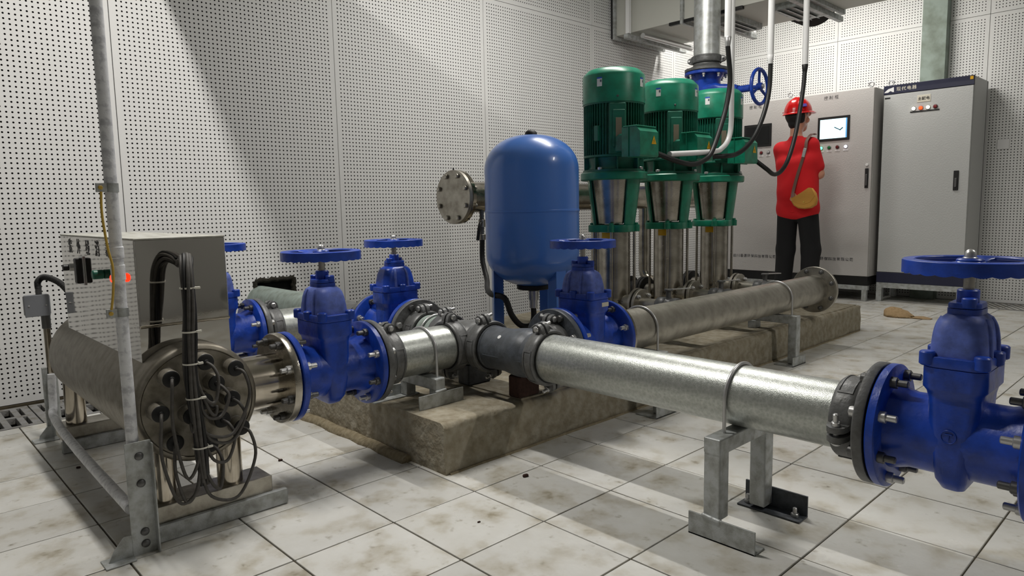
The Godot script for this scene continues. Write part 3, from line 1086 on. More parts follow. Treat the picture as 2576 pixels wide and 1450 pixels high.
# ---------------------------------------------------------------- pipes, couplings, tees
func coupling(label: String, pos: Vector3, axis: Vector3, lug: Vector3, R := 0.0825) -> void:
	var o := thing("pipe_coupling", label, "coupling", pos, "grey two-piece pipe couplings")
	axis = axis.normalized()
	var u := (lug - axis * lug.dot(axis)).normalized()
	var t := Transform3D(Basis(u, axis, u.cross(axis)), Vector3.ZERO)
	var prof := [Vector2(R + 0.001, -0.026), Vector2(R + 0.012, -0.026), Vector2(R + 0.0155, -0.021), Vector2(R + 0.0165, -0.012), Vector2(R + 0.0165, 0.012), Vector2(R + 0.0155, 0.021), Vector2(R + 0.012, 0.026), Vector2(R + 0.001, 0.026)]
	for h in 2:
		var b := MB.new()
		b.lathe(prof, t, 26, 0.06 + h * PI, PI - 0.06 + h * PI, true)
		# raised frame of the maker's panel
		var m := [Vector2(R + 0.016, -0.016), Vector2(R + 0.0185, -0.016), Vector2(R + 0.0185, 0.016), Vector2(R + 0.016, 0.016)]
		for q in [[0.95, 1.0], [2.14, 2.19]]:
			b.lathe(m, t, 2, q[0] + h * PI, q[1] + h * PI, true)
		for q in [[-0.0175, -0.0145], [0.0145, 0.0175]]:
			b.lathe([Vector2(R + 0.014, q[0]), Vector2(R + 0.0185, q[0]), Vector2(R + 0.0185, q[1]), Vector2(R + 0.014, q[1])], t, 10, 0.95 + h * PI, 2.19 + h * PI, true)
		# ears at both ends of the half
		for s in [-1, 1]:
			var side := 1.0 if h == 0 else -1.0
			var poly := PackedVector2Array()
			for p in [Vector2(R + 0.002, -0.024), Vector2(R + 0.02, -0.024), Vector2(R + 0.036, -0.019), Vector2(R + 0.045, -0.008), Vector2(R + 0.045, 0.008), Vector2(R + 0.036, 0.019), Vector2(R + 0.02, 0.024), Vector2(R + 0.002, 0.024)]:
				poly.append(Vector2(p.x * s, p.y))
			b.prism(poly, side * 0.0045, side * 0.0185, t, 50.0)
		put("half_shell", b, M.cast, o)
	var bb := MB.new()
	hexb(bb, Transform3D(), 0.0105, 0.0, 0.011)
	bb.cyl(Transform3D(), 0.0062, -0.037, 0.03, 12, 0.002)
	bb.cyl(Transform3D(), 0.0115, -0.047, -0.037, 14, 0.004)
	var bm := bb.mesh()
	for s in [-1, 1]:
		var m := mi("bolt", bm, M.zinc, o)
		m.transform = t * to(Vector3(0, 0, s), Vector3(s * (R + 0.03), 0, s * 0.0185))
	var g := MB.new()
	g.lathe([Vector2(R - 0.001, -0.0285), Vector2(R + 0.005, -0.0285), Vector2(R + 0.005, 0.0285), Vector2(R - 0.001, 0.0285)], t, 40, 0, TAU, true)
	put("gasket", g, M.rubber, o)

func adapter(label: String, pos: Vector3, d: Vector3, m: Material, hub := 0.06) -> void:   # plate faces d, hub points back
	var o := thing("flange_adapter", label, "flange", pos, "grey flange adapters")
	var t := to(d)
	put("plate", MB.new().lathe([Vector2(0, -0.024), Vector2(0.1395, -0.024), Vector2(0.1425, -0.021), Vector2(0.1425, -0.004), Vector2(0.14, -0.001), Vector2(0, -0.001)], t, 56), m, o)
	put("hub", MB.new().lathe([Vector2(0.0, -0.024 - hub), Vector2(0.081, -0.024 - hub), Vector2(0.081, -0.045), Vector2(0.09, -0.03), Vector2(0.098, -0.0235)], t, 40), m, o)
	put("gasket", MB.new().lathe([Vector2(0.0, -0.002), Vector2(0.137, -0.002), Vector2(0.137, -0.0003), Vector2(0, -0.0003)], t, 48), M.rubber, o)
	bolt_ring(o, pos * 0.0 - d * 0.024, -d, 0.012)

# eight bolt heads round a flange face at c that looks along d
func bolt_ring(o: Node3D, c: Vector3, d: Vector3, tail: float) -> void:
	var bm := bolt_mesh(0.0, tail)
	var u := d.cross(Vector3.UP).normalized()
	for k in 8:
		var a := TAU * (k + 0.5) / 8
		var m := mi("bolt", bm, M.zincdark if k % 3 else M.zinc, o)
		m.transform = to(d, c + (Vector3.UP * sin(a) + u * cos(a)) * 0.12)

func pipe(called: String, label: String, p: Vector3, d: Vector3, length: float, r: float, m: Material, cat := "pipe") -> MeshInstance3D:
	var o := put(called, MB.new().lathe([Vector2(r - 0.005, 0.0), Vector2(r - 0.001, 0.0), Vector2(r, 0.001), Vector2(r, length - 0.001), Vector2(r - 0.001, length), Vector2(r - 0.005, length), Vector2(r - 0.005, 0.0)], Transform3D(), 64), m, self)
	o.transform = to(d, p)
	tag(o, label, cat)
	return o

func tee(label: String, pos: Vector3, run: Vector3, l0: float, l1: float, br: Vector3, lb: float, m: Material) -> void:
	var R := 0.079
	var o := thing("pipe_tee", label, "pipe fitting", pos, "grey cast tees")
	var b := MB.new()
	b.nets([[-run * maxf(l0 - 0.08, 0.004), run * maxf(l1 - 0.08, 0.004), R, R], [Vector3.ZERO, br * maxf(lb - 0.08, 0.004), R, R]], 0.035, 0.008)
	# square the rounded ends off with collars
	put("body", b, m, o)
	for e in [[-run, l0], [run, l1], [br, lb]]:
		var c := MB.new()
		c.lathe([Vector2(0.0, maxf(e[1] - 0.13, 0.01)), Vector2(R, maxf(e[1] - 0.13, 0.01)), Vector2(R + 0.0005, e[1] - 0.03), Vector2(0.0825, e[1] - 0.028), Vector2(0.0825, e[1]), Vector2(0, e[1])], to(e[0]), 40)
		put("collar", c, m, o)

func pipes() -> void:
	var X := Vector3.RIGHT
	var Z := Vector3.BACK
	var Y := Vector3.UP
	# the long run towards the viewer
	pipe("galvanized_pipe", "long thick galvanized water pipe running across the tiles towards the viewer", Vector3(XM, AY, -0.035), Z, 1.025, 0.0825, M.galv)
	pipe("galvanized_pipe", "short galvanized pipe between the dusty blue valve and the grey tee", Vector3(0.3, AY, ZS), X, 0.275, 0.0825, M.galv)
	pipe("galvanized_pipe", "stub of dusty pipe under a thin clamp behind the near tee", Vector3(XM, AY, -0.735), Z, 0.135, 0.0825, M.greypipe)
	pipe("galvanized_pipe", "bright galvanized pipe behind the dusty valve running from the hidden valve", Vector3(0.3, AY, -1.38), X, 0.27, 0.0825, M.galv)
	pipe("galvanized_pipe", "galvanized pipe stub leaving the big valve at the picture's edge", Vector3(XM, AY, 1.44), Z, 0.5, 0.0825, M.galv)
	pipe("insulated_pipe", "grey-green coated pipe coming through the hole in the wall", Vector3(XM, AY + 0.005, -2.38), Z, 0.85, 0.088, M.greypipe)
	tee("grey cast tee where the short pipe meets the long run", Vector3(XM, AY, ZS), Z, 0.125, 0.11, -X, 0.085, M.cast)
	tee("dark slate tee with three white dots beside the brick", Vector3(XM, AY, ZM), Z, 0.185, 0.105, X, 0.14, M.castdark)
	tee("far grey tee near the wall behind the blue valves", Vector3(XM, AY, -1.38), Z, 0.13, 0.13, -X, 0.12, M.cast)
	var dots := MB.new()
	for q in [[-0.03, 0.004], [-0.012, 0.021], [0.012, 0.031]]:
		var a: float = q[0] * 5.0 - 0.62
		var nn := Vector3(sin(a), cos(a), 0)
		var zz: float = -0.105 + q[1] * 1.1
		dots.cyl(to(nn, nn * 0.0793 + Vector3(0, 0, zz + 0.03)), 0.008, -0.001, 0.001, 14, 0.0003)
	put("paint_dots", dots, M.white, get_node("pipe_tee_001"))
	var seam := MB.new().box(at(-0.0795, -0.012, -0.04), Vector3(0.003, 0.002, 0.2), 0.0005)
	put("casting_seam", seam, M.castdark, get_node("pipe_tee_001"))
	var up := Vector3(-0.12, 1, 0)
	coupling("grey bolted coupling joining the slate tee to the long galvanized pipe", Vector3(XM, AY, -0.04), Z, Vector3(-0.25, 1, 0))
	coupling("grey bolted coupling between the two tees", Vector3(XM, AY, -0.342), Z, Vector3(-0.25, 1, 0))
	coupling("grey bolted coupling where the short pipe enters the tee", Vector3(0.58, AY, ZS), X, Vector3(0, 1, 0.05))
	coupling("grey bolted coupling behind the near tee, beyond the thin clamp", Vector3(XM, AY, -0.59), Z, Vector3(-0.1, 1, 0))
	coupling("grey bolted coupling on the hub of the wall valve's flange", Vector3(XM, AY, -0.74), Z, Vector3(-0.1, 1, 0))
	coupling("grey coupling with upright bolt at the long pipe's near end", Vector3(XM, AY, 0.985), Z, Vector3(-1, -0.12, 0))
	coupling("grey bolted coupling between the dusty valve and the short pipe", Vector3(0.292, AY, ZS), X, Vector3(0, 1, 0.15))
	coupling("grey bolted coupling beside the half-hidden valve", Vector3(0.292, AY, -1.38), X, Vector3(0, 1, 0.1))
	coupling("grey bolted coupling on the far tee close to the wall", Vector3(XM, AY, -1.52), Z, Vector3(0.1, 1, 0))
	coupling("grey bolted coupling between slate tee and manifold valve", Vector3(XM + 0.125, AY, ZM), X, Vector3(0, 1, 0.1))
	adapter("grey flange plate bolted to the dusty valve, facing the short pipe", Vector3(0.216, AY, ZS), -X, M.cast)
	adapter("grey flange plate on the half-hidden valve", Vector3(0.216, AY, -1.38), -X, M.cast)
	adapter("round grey flange on the wall valve turned to the viewer", Vector3(XM, AY, -0.801), -Z, M.cast)
	adapter("grey flange on the far side of the wall valve", Vector3(XM, AY, -1.109), Z, M.cast)
	adapter("dark grey flange on the manifold valve facing the slate tee", Vector3(0.846, AY, ZM), X, M.castdark, 0.03)
	adapter("big grey flange plate against the close-up valve", Vector3(XM, AY, 1.051), Z, M.cast, 0.04)
	adapter("dark flange on the close-up valve's outer end", Vector3(XM, AY, 1.359), -Z, M.castdark)
	# steel manifold in front of the pumps
	var o := thing("suction_manifold", "long bare steel suction manifold with a flanged end before the pumps", "manifold", Vector3(1.152, AY, ZM))
	var t := to(X)
	var r := 0.086
	put("pipe_body", MB.new().lathe([Vector2(0, 0), Vector2(r, 0), Vector2(r, 1.985), Vector2(0, 1.985)], t, 56), M.steel_dull, o)
	put("end_flange", MB.new().lathe([Vector2(0, 1.965), Vector2(0.136, 1.965), Vector2(0.138, 1.967), Vector2(0.138, 1.985), Vector2(0.136, 1.987), Vector2(0, 1.987)], t, 56), M.steel_dull, o)
	put("end_flange", MB.new().lathe([Vector2(0, 0.0), Vector2(0.136, 0.0), Vector2(0.1385, 0.002), Vector2(0.1385, 0.012), Vector2(0.136, 0.014), Vector2(0, 0.014)], t, 56), M.steel, o)
	var bm := bolt_mesh(0.0, 0.02)
	for k in 8:
		var a := TAU * (k + 0.5) / 8
		var m := mi("bolt", bm, M.zincdark, o)
		m.transform = to(-X, Vector3(1.9645, sin(a) * 0.115, cos(a) * 0.115))
	# the branches to the pumps with their ball valves
	for i in 3:
		var px := 1.96 + 0.52 * i
		var where: String = ["first, nearest pump", "middle pump", "farthest pump"][i]
		var q := thing("ball_valve", "small steel ball valve with a lever feeding the " + where, "valve", Vector3(px, AY, -0.4), "steel ball valves on the manifold branches")
		var zt := to(-Z)
		put("branch_pipe", MB.new().cyl(zt, 0.036, -0.163, 0.17, 24), M.steel_dull, q)
		put("valve_body", MB.new().lathe([Vector2(0.036, -0.06), Vector2(0.05, -0.058), Vector2(0.052, -0.03), Vector2(0.045, -0.02), Vector2(0.054, 0), Vector2(0.045, 0.02), Vector2(0.052, 0.03), Vector2(0.05, 0.058), Vector2(0.036, 0.06)], zt, 10), M.cast, q)
		put("flange", MB.new().lathe([Vector2(0, 0.16), Vector2(0.08, 0.16), Vector2(0.082, 0.162), Vector2(0.082, 0.176), Vector2(0, 0.178)], zt, 36), M.steel_dull, q)
		for k in 4:
			var a := TAU * (k + 0.5) / 4
			var m := mi("bolt", bm, M.zinc, q)
			m.transform = to(Z, Vector3(sin(a) * 0.063, cos(a) * 0.063, -0.16))
		var h := MB.new()
		h.cyl(Transform3D(), 0.013, 0.04, 0.088, 16)
		h.cyl(Transform3D(), 0.022, 0.084, 0.094, 18)
		put("stem", h, M.cast, q)
		h = MB.new()
		h.box(Transform3D(Basis(Vector3.FORWARD, 0.06), Vector3(0.1, 0.085, 0.0)), Vector3(0.2, 0.006, 0.02), 0.002)
		put("lever", h, M.zinc, q)

func ubolt(label: String, c: Vector3, axis: Vector3, r: float, y0: float) -> void:
	var s := axis.cross(Vector3.UP).normalized()
	var p := [c + s * r + Vector3(0, y0 - c.y, 0), c + s * r]
	var a := arc(c, s, Vector3.UP, r, 0, PI, 24)
	p.append_array(a.slice(1))
	p.append(c - s * r + Vector3(0, y0 - c.y, 0))
	var o := put("pipe_clamp", MB.new().tube(p, 0.0048, 10), M.zinc, self)
	tag(o, label, "clamp", "round bar pipe clamps")

func supports() -> void:
	# stand under the long pipe
	var o := thing("pipe_stand", "galvanized steel stand under the long pipe with angle feet", "pipe stand", Vector3(XM, 0, 0.69))
	for s in [-1, 1]:
		put("leg", MB.new().bx(s * 0.125 - 0.024, s * 0.125 + 0.024, 0.012 if s > 0 else 0.055, 0.272, -0.024, 0.024, 0.004), M.galv_plate, o)
	put("crossbeam", MB.new().bx(-0.1505, 0.1505, 0.231, 0.2755, -0.0245, 0.0245, 0.004), M.galv_plate, o)
	var b := MB.new()
	b.bx(-0.153, -0.148, 0.0, 0.062, -0.065, 0.125, 0.001)
	b.bx(-0.153, -0.1, 0.0, 0.005, -0.065, 0.125, 0.001)
	put("angle_foot", b, M.galv_plate, o)
	b = MB.new()
	b.bx(0.15, 0.156, 0.0, 0.062, -0.06, 0.125, 0.001)
	b.bx(0.1, 0.156, 0.0, 0.005, -0.06, 0.125, 0.001)
	put("angle_foot", b, M.castdark, o)
	put("weld", MB.new().nets([[Vector3(-0.15, 0.062, -0.02), Vector3(-0.15, 0.06, 0.0), 0.007, 0.006], [Vector3(-0.15, 0.06, 0.0), Vector3(-0.148, 0.056, 0.024), 0.006, 0.008]], 0.004, 0.003), M.galv_plate, o)
	for z in [-0.04, 0.1]:
		b = MB.new()
		hexb(b, at(0.128, 0.005, z), 0.011, 0.0, 0.01)
		b.cyl(at(0.128, 0.005, z), 0.006, 0.0, 0.025, 10)
		put("anchor_bolt", b, M.zinc, o)
	ubolt("thin galvanized clamp over the long pipe above its stand", Vector3(XM, AY, 0.69), Vector3.BACK, 0.088, 0.27)
	# stand under the short pipe, on the plinth corner
	o = thing("pipe_stand", "low welded stand on the plinth corner beneath the short pipe", "pipe stand", Vector3(0.45, PT, ZS))
	put("crossbeam", MB.new().bx(-0.024, 0.024, 0.056, 0.1, -0.12, 0.105, 0.004), M.galv_plate, o)
	put("leg", MB.new().bx(-0.022, 0.022, 0.0, 0.098, 0.064, 0.107, 0.004), M.galv_plate, o)
	put("leg", MB.new().bx(-0.022, 0.022, 0.005, 0.06, -0.118, -0.076, 0.004), M.galv_plate, o)
	put("angle_foot", MB.new().bx(-0.1, 0.1, 0.0, 0.05, 0.108, 0.113, 0.001), M.galv_plate, o)
	b = MB.new()
	b.bx(-0.16, 0.04, 0.0, 0.005, -0.16, -0.08, 0.001)
	b.bx(-0.16, 0.04, 0.0, 0.045, -0.125, -0.12, 0.001)
	put("angle_foot", b, M.galv_plate, o)
	put("weld", MB.new().nets([[Vector3(-0.02, 0.052, 0.108), Vector3(0.02, 0.056, 0.109), 0.006, 0.005]], 0.003, 0.003), M.galv_plate, o)
	ubolt("thin galvanized clamp over the short pipe beside the tee", Vector3(0.45, AY, ZS + 0.0), Vector3.RIGHT, 0.088, 0.262)
	ubolt("thin galvanized clamp over the dusty stub behind the short pipe", Vector3(XM, AY, -0.665), Vector3.BACK, 0.088, 0.24)
	o = thing("pipe_stand", "short hidden bracket on the plinth under the dusty stub", "pipe stand", Vector3(XM, PT, -0.665))
	put("crossbeam", MB.new().bx(-0.13, 0.13, 0.058, 0.1, -0.02, 0.02, 0.004), M.galv_plate, o)
	for s in [-1, 1]:
		put("leg", MB.new().bx(s * 0.1 - 0.02, s * 0.1 + 0.02, 0.0, 0.06, -0.02, 0.02, 0.004), M.galv_plate, o)
	# stands carrying the manifold: front leg down to the floor, rear leg on the plinth
	for i in 2:
		var x: float = [1.37, 2.63][i]
		o = thing("pipe_stand", ["steel stand of the manifold right beside its valve", "tall steel stand of the manifold near its flanged end"][i], "pipe stand", Vector3(x, 0, ZM))
		put("crossbeam", MB.new().bx(-0.0225, 0.0225, 0.226, 0.2705, -0.16, 0.09, 0.004), M.galv_plate, o)
		put("leg", MB.new().bx(-0.024, 0.024, 0.006, 0.272, 0.083, 0.131, 0.004), M.galv_plate, o)
		put("leg", MB.new().bx(-0.03, 0.03, PT + 0.006, 0.226, -0.15, -0.1, 0.004), M.galv_plate, o)
		put("angle_foot", MB.new().bx(-0.07, 0.09, 0.0, 0.05, 0.131, 0.136, 0.001).bx(-0.07, 0.09, 0.0, 0.005, 0.03, 0.136, 0.001), M.galv_plate, o)
		ubolt(["thin clamp over the manifold just past the blue valve", "thin clamp over the manifold near its flanged end"][i], Vector3(x, AY, ZM), Vector3.RIGHT, 0.0915, 0.262)

# ---------------------------------------------------------------- ultraviolet sterilizer
func sterilizer() -> void:
	var tx := -0.385
	var o := thing("sterilizer", "stainless ultraviolet water sterilizer with mirror-bright control box and lamp cables", "sterilizer", Vector3(tx, 0, -0.35))
	var zt := to(Vector3.BACK, Vector3(0, AY, 0))
	var R := 0.165
	var b := MB.new()
	b.lathe([Vector2(0, -1.13), Vector2(0.08, -1.125), Vector2(0.13, -1.11), Vector2(0.155, -1.09), Vector2(R, -1.06), Vector2(R, -0.022), Vector2(0.163, -0.009), Vector2(0.157, -0.002), Vector2(0.15, 0.0), Vector2(0.1485, -0.001), Vector2(0.148, -0.004), Vector2(0, -0.004)], zt, 72)
	put("vessel", b, M.vessel, o)
	put("end_plate", MB.new().lathe([Vector2(0, -0.006), Vector2(0.1475, -0.006), Vector2(0.1475, -0.003), Vector2(0.147, -0.0022), Vector2(0, -0.0022)], zt, 64), M.vessel, o)
	for z in [ZS + 0.35, -1.38 + 0.35]:
		bolt_ring(o, Vector3(0.268, AY, z), Vector3.LEFT, 0.032)
		put("nozzle", MB.new().lathe([Vector2(0.08, 0.1), Vector2(0.0825, 0.1), Vector2(0.0825, 0.272), Vector2(0.09, 0.274)], to(Vector3.RIGHT, Vector3(0, AY, z)), 44), M.polish, o)
		put("nozzle_flange", MB.new().lathe([Vector2(0, 0.268), Vector2(0.14, 0.268), Vector2(0.1425, 0.271), Vector2(0.1425, 0.289), Vector2(0.14, 0.2915), Vector2(0, 0.2915)], to(Vector3.RIGHT, Vector3(0, AY, z)), 56), M.steel, o)
	# legs and rails
	for z in [-0.055, -1.07]:
		for x in [-0.094, 0.09]:
			put("leg", MB.new().cyl(at(x, 0, z), 0.035, 0.094, 0.27, 32), M.polish, o)
		var c := MB.new()
		c.bx(-0.155, 0.195, 0.046, 0.096, z - 0.058, z + 0.05, 0.003)
		put("rail", c, M.steel_dull, o)
		put("rail", MB.new().bx(-0.16, 0.235, 0.0, 0.05, z + 0.05, z + 0.066, 0.008), M.galv_plate, o)
	# control box on its saddle
	var saddle := PackedVector2Array([Vector2(-0.1146, 0.578)])
	for k in 13:
		var a := lerpf(deg_to_rad(133.8), deg_to_rad(41.0), k / 12.0)
		saddle.append(Vector2(cos(a), sin(a)) * 0.1655 + Vector2(0, AY))
	saddle.append(Vector2(0.124, 0.578))
	put("saddle", MB.new().prism(saddle, -0.076, -0.945, Transform3D()), M.mirror, o)
	put("control_box", MB.new().bx(-0.115, 0.125, 0.575, 0.812, -0.95, -0.07, 0.004), M.mirror, o)
	put("lid", MB.new().bx(-0.1155, 0.1255, 0.81, 0.8155, -0.951, -0.0695, 0.002), M.dustlid, o)
	put("folded_lip", MB.new().tube([Vector3(-0.114, 0.577, -0.071), Vector3(0.124, 0.577, -0.071)], 0.0045, 8), M.polish, o)
	# controls on the long side
	var mx := to(Vector3.LEFT)
	var xs := -0.115
	b = MB.new()
	b.cyl(to(Vector3.LEFT, Vector3(xs, 0.706, -0.783)), 0.013, -0.001, 0.014, 20)
	put("switch_ring", b, M.zinc, o)
	b = MB.new()
	b.cyl(to(Vector3.LEFT, Vector3(xs, 0.706, -0.783)), 0.0105, 0.012, 0.032, 20, 0.002)
	put("selector_switch", b, M.black, o)
	put("timer_display", MB.new().bx(xs - 0.022, xs + 0.001, 0.66, 0.742, -0.67, -0.636, 0.003), M.black, o)
	put("timer_bezel", MB.new().bx(xs - 0.0045, xs + 0.0005, 0.654, 0.748, -0.678, -0.628, 0.002), M.zinc, o)
	b = MB.new().cyl(to(Vector3.LEFT, Vector3(xs, 0.703, -0.4)), 0.014, -0.001, 0.03, 22, 0.003)
	put("green_button", b, M.greendark, o)
	b = MB.new().cyl(to(Vector3.LEFT, Vector3(xs, 0.702, -0.222)), 0.0145, -0.001, 0.008, 22, 0.002)
	put("lamp_socket", b, M.black, o)
	b = MB.new().cyl(to(Vector3.LEFT, Vector3(xs, 0.702, -0.222)), 0.0125, 0.006, 0.024, 22, 0.004)
	put("indicator_lamp", b, glow(Color(1.0, 0.13, 0.03), 5.0), o)
	var tt := Basis(Vector3(0, 0, 1), Vector3(0, 1, 0), Vector3(-1, 0, 0))
	var k := 0
	for ch in "紫外线消毒器":
		b = MB.new()
		letters(b, ch, 0.052, Transform3D(tt, Vector3(xs - 0.0003, 0.752, -0.83 + 0.118 * k)), 0.0006)
		put("printed_character", b, M.black, o)
		k += 1
	# lamp ends
	var spots := [[-0.079, 0.087], [-0.111, 0.0], [0.011, 0.118], [0.091, 0.087], [0.036, 0.055], [0.076, 0.003], [0.097, -0.084], [-0.081, -0.086], [0.008, -0.112], [-0.035, -0.022], [0.002, 0.01], [0.045, -0.05]]
	var cap := MB.new()
	cap.lathe([Vector2(0.0, -0.003), Vector2(0.0255, -0.003), Vector2(0.0255, 0.0), Vector2(0.0235, 0.001), Vector2(0.0235, 0.038), Vector2(0.0225, 0.0395), Vector2(0.0, 0.0395)], Transform3D(), 28)
	var face := MB.new()
	face.lathe([Vector2(0, 0.0385), Vector2(0.0225, 0.0385), Vector2(0.0215, 0.043), Vector2(0.019, 0.0445), Vector2(0.008, 0.0445), Vector2(0.006, 0.048), Vector2(0, 0.048)], Transform3D(), 28)
	var cm := cap.mesh()
	var fm := face.mesh()
	var r := RandomNumberGenerator.new()
	r.seed = 4
	for i in spots.size():
		var c := Vector3(spots[i][0], AY + spots[i][1], -0.0022)
		var m := mi("lamp_end", cm, M.glassquartz, o)
		m.transform = to(Vector3.BACK, c)
		var q := mi("rubber_cap", fm, M.rubber, m)
		q.transform = Transform3D()
		# its cable, sagging into the bundle
		var bxx := -0.032 + r.randf_range(-0.008, 0.012)
		var ey: float = [0.33, 0.2, 0.42, 0.36, 0.385, 0.35, 0.2, 0.235, 0.21, 0.4, 0.43, 0.27][i]
		var sag: float = [0.16, 0.09, 0.06, 0.1, 0.07, 0.11, 0.12, 0.13, 0.09, 0.05, 0.05, 0.08][i]
		var out := 0.03 if i in [0, 1, 3, 6] else 0.02
		var p0 := c + Vector3(0, 0, 0.046)
		var p1 := c + Vector3(signf(spots[i][0]) * 0.01, -0.012, 0.046 + out)
		var low := minf(c.y, ey) - sag
		var p3 := Vector3(bxx, ey, 0.078)
		var p2 := Vector3(lerpf(c.x, bxx, 0.45) + signf(spots[i][0] + 0.001) * 0.02, low + 0.02, 0.085)
		var pm := Vector3(c.x + signf(spots[i][0] + 0.001) * 0.016, (c.y + low) * 0.5 + 0.015, 0.078)
		put("cable", MB.new().tube(curve([p0, p1, pm, p2, Vector3(bxx + signf(spots[i][0]) * 0.02, lerpf(low, ey, 0.35), 0.086), p3], 7), 0.0043, 8), M.cable, o)
	# the tied bundle from the box front
	var spine := [Vector3(0.0, 0.742, -0.072), Vector3(-0.003, 0.757, -0.03), Vector3(-0.012, 0.757, 0.015), Vector3(-0.024, 0.72, 0.048), Vector3(-0.032, 0.63, 0.065), Vector3(-0.037, 0.55, 0.07), Vector3(-0.039, 0.47, 0.073), Vector3(-0.038, 0.39, 0.076), Vector3(-0.034, 0.31, 0.078), Vector3(-0.029, 0.23, 0.08), Vector3(-0.026, 0.185, 0.08)]
	for i in 10:
		var a := TAU * i / 9.0
		var rr := 0.0125 if i < 9 else 0.0
		var pts := []
		for j in spine.size():
			var wv := rr * (1.0 + 0.25 * sin(j * 1.7 + i))
			if j == spine.size() - 1:
				wv *= 0.6
			pts.append(spine[j] + Vector3(cos(a + j * 0.12) * wv, -0.0 + (sin(a) * wv if j < 3 else 0.0) - (i % 4) * 0.01 * (1.0 if j == spine.size() - 1 else 0.0), sin(a + j * 0.12) * wv))
		put("bundle_cable", MB.new().tube(curve(pts, 6), 0.0052, 8), M.cable if i % 3 else M.cableblack, o)
	for y in [0.685, 0.572, 0.488, 0.396, 0.262]:
		var cx := 0.0
		var cz := 0.0
		for j in spine.size() - 1:
			if spine[j].y >= y and spine[j + 1].y <= y:
				var f: float = (spine[j].y - y) / (spine[j].y - spine[j + 1].y)
				cx = lerpf(spine[j].x, spine[j + 1].x, f)
				cz = lerpf(spine[j].z, spine[j + 1].z, f)
		var c := MB.new()
		c.lathe([Vector2(0.019, -0.002), Vector2(0.0205, -0.002), Vector2(0.0205, 0.002), Vector2(0.019, 0.002)], at(cx, y, cz), 20, 0, TAU, true)
		c.bx(cx + 0.012, cx + 0.026, y - 0.003, y + 0.003, cz + 0.012, cz + 0.018, 0.001)
		put("cable_tie", c, M.tie, o)

# ---------------------------------------------------------------- pressure tank
func tank() -> void:
	var o := thing("pressure_tank", "blue domed pressure tank standing on three flat legs", "tank", Vector3(1.307, PT, -0.726))
	var r := 0.222
	var y0 := -PT
	var prof := [Vector2(0, 0.505 + y0)]
	for k in range(1, 11):
		var a := lerpf(-PI / 2, 0, k / 10.0)
		prof.append(Vector2(cos(a) * r, 0.66 + y0 + sin(a) * 0.155))
	prof.append_array([Vector2(r, 0.858 + y0), Vector2(r + 0.0025, 0.86 + y0), Vector2(r + 0.0025, 0.868 + y0), Vector2(r, 0.87 + y0)])
	for k in range(0, 13):
		var a := lerpf(0, PI / 2, k / 12.0)
		var ex := pow(cos(a), 0.85) if k < 12 else 0.0
		prof.append(Vector2(ex * r, 1.055 + y0 + sin(a) * 0.163))
	put("shell", MB.new().lathe(prof, Transform3D(), 80), M.tankblue, o)
	put("air_cap", MB.new().lathe([Vector2(0.03, 1.212 + y0), Vector2(0.03, 1.218 + y0), Vector2(0.026, 1.231 + y0), Vector2(0.016, 1.239 + y0), Vector2(0, 1.241 + y0)], Transform3D(), 28), M.rubber, o)
	put("bottom_flange", MB.new().cyl(Transform3D(), 0.078, 0.492 + y0, 0.516 + y0, 40, 0.004), M.rubber, o)
	var b := MB.new()
	hexb(b, at(0, 0.44 + y0, 0), 0.026, 0.0, 0.045)
	b.cyl(at(0, 0, 0), 0.02, 0.4 + y0, 0.495 + y0, 20)
	put("fitting", b, M.zinc, o)
	for k in 3:
		var a := deg_to_rad([214.0, 94.0, 334.0][k])
		var t := Transform3D(Basis(Vector3.UP, -a + PI / 2), Vector3(cos(a), 0, sin(a)) * 0.193)
		b = MB.new()
		b.box(t * at(0, 0.235, 0), Vector3(0.062, 0.46, 0.005), 0.002)
		b.box(t * at(-0.029, 0.21, -0.026), Vector3(0.005, 0.41, 0.055), 0.002)
		b.box(t * at(0, 0.009, -0.022), Vector3(0.062, 0.006, 0.05), 0.002)
		put("leg", b, M.tankblue, o)

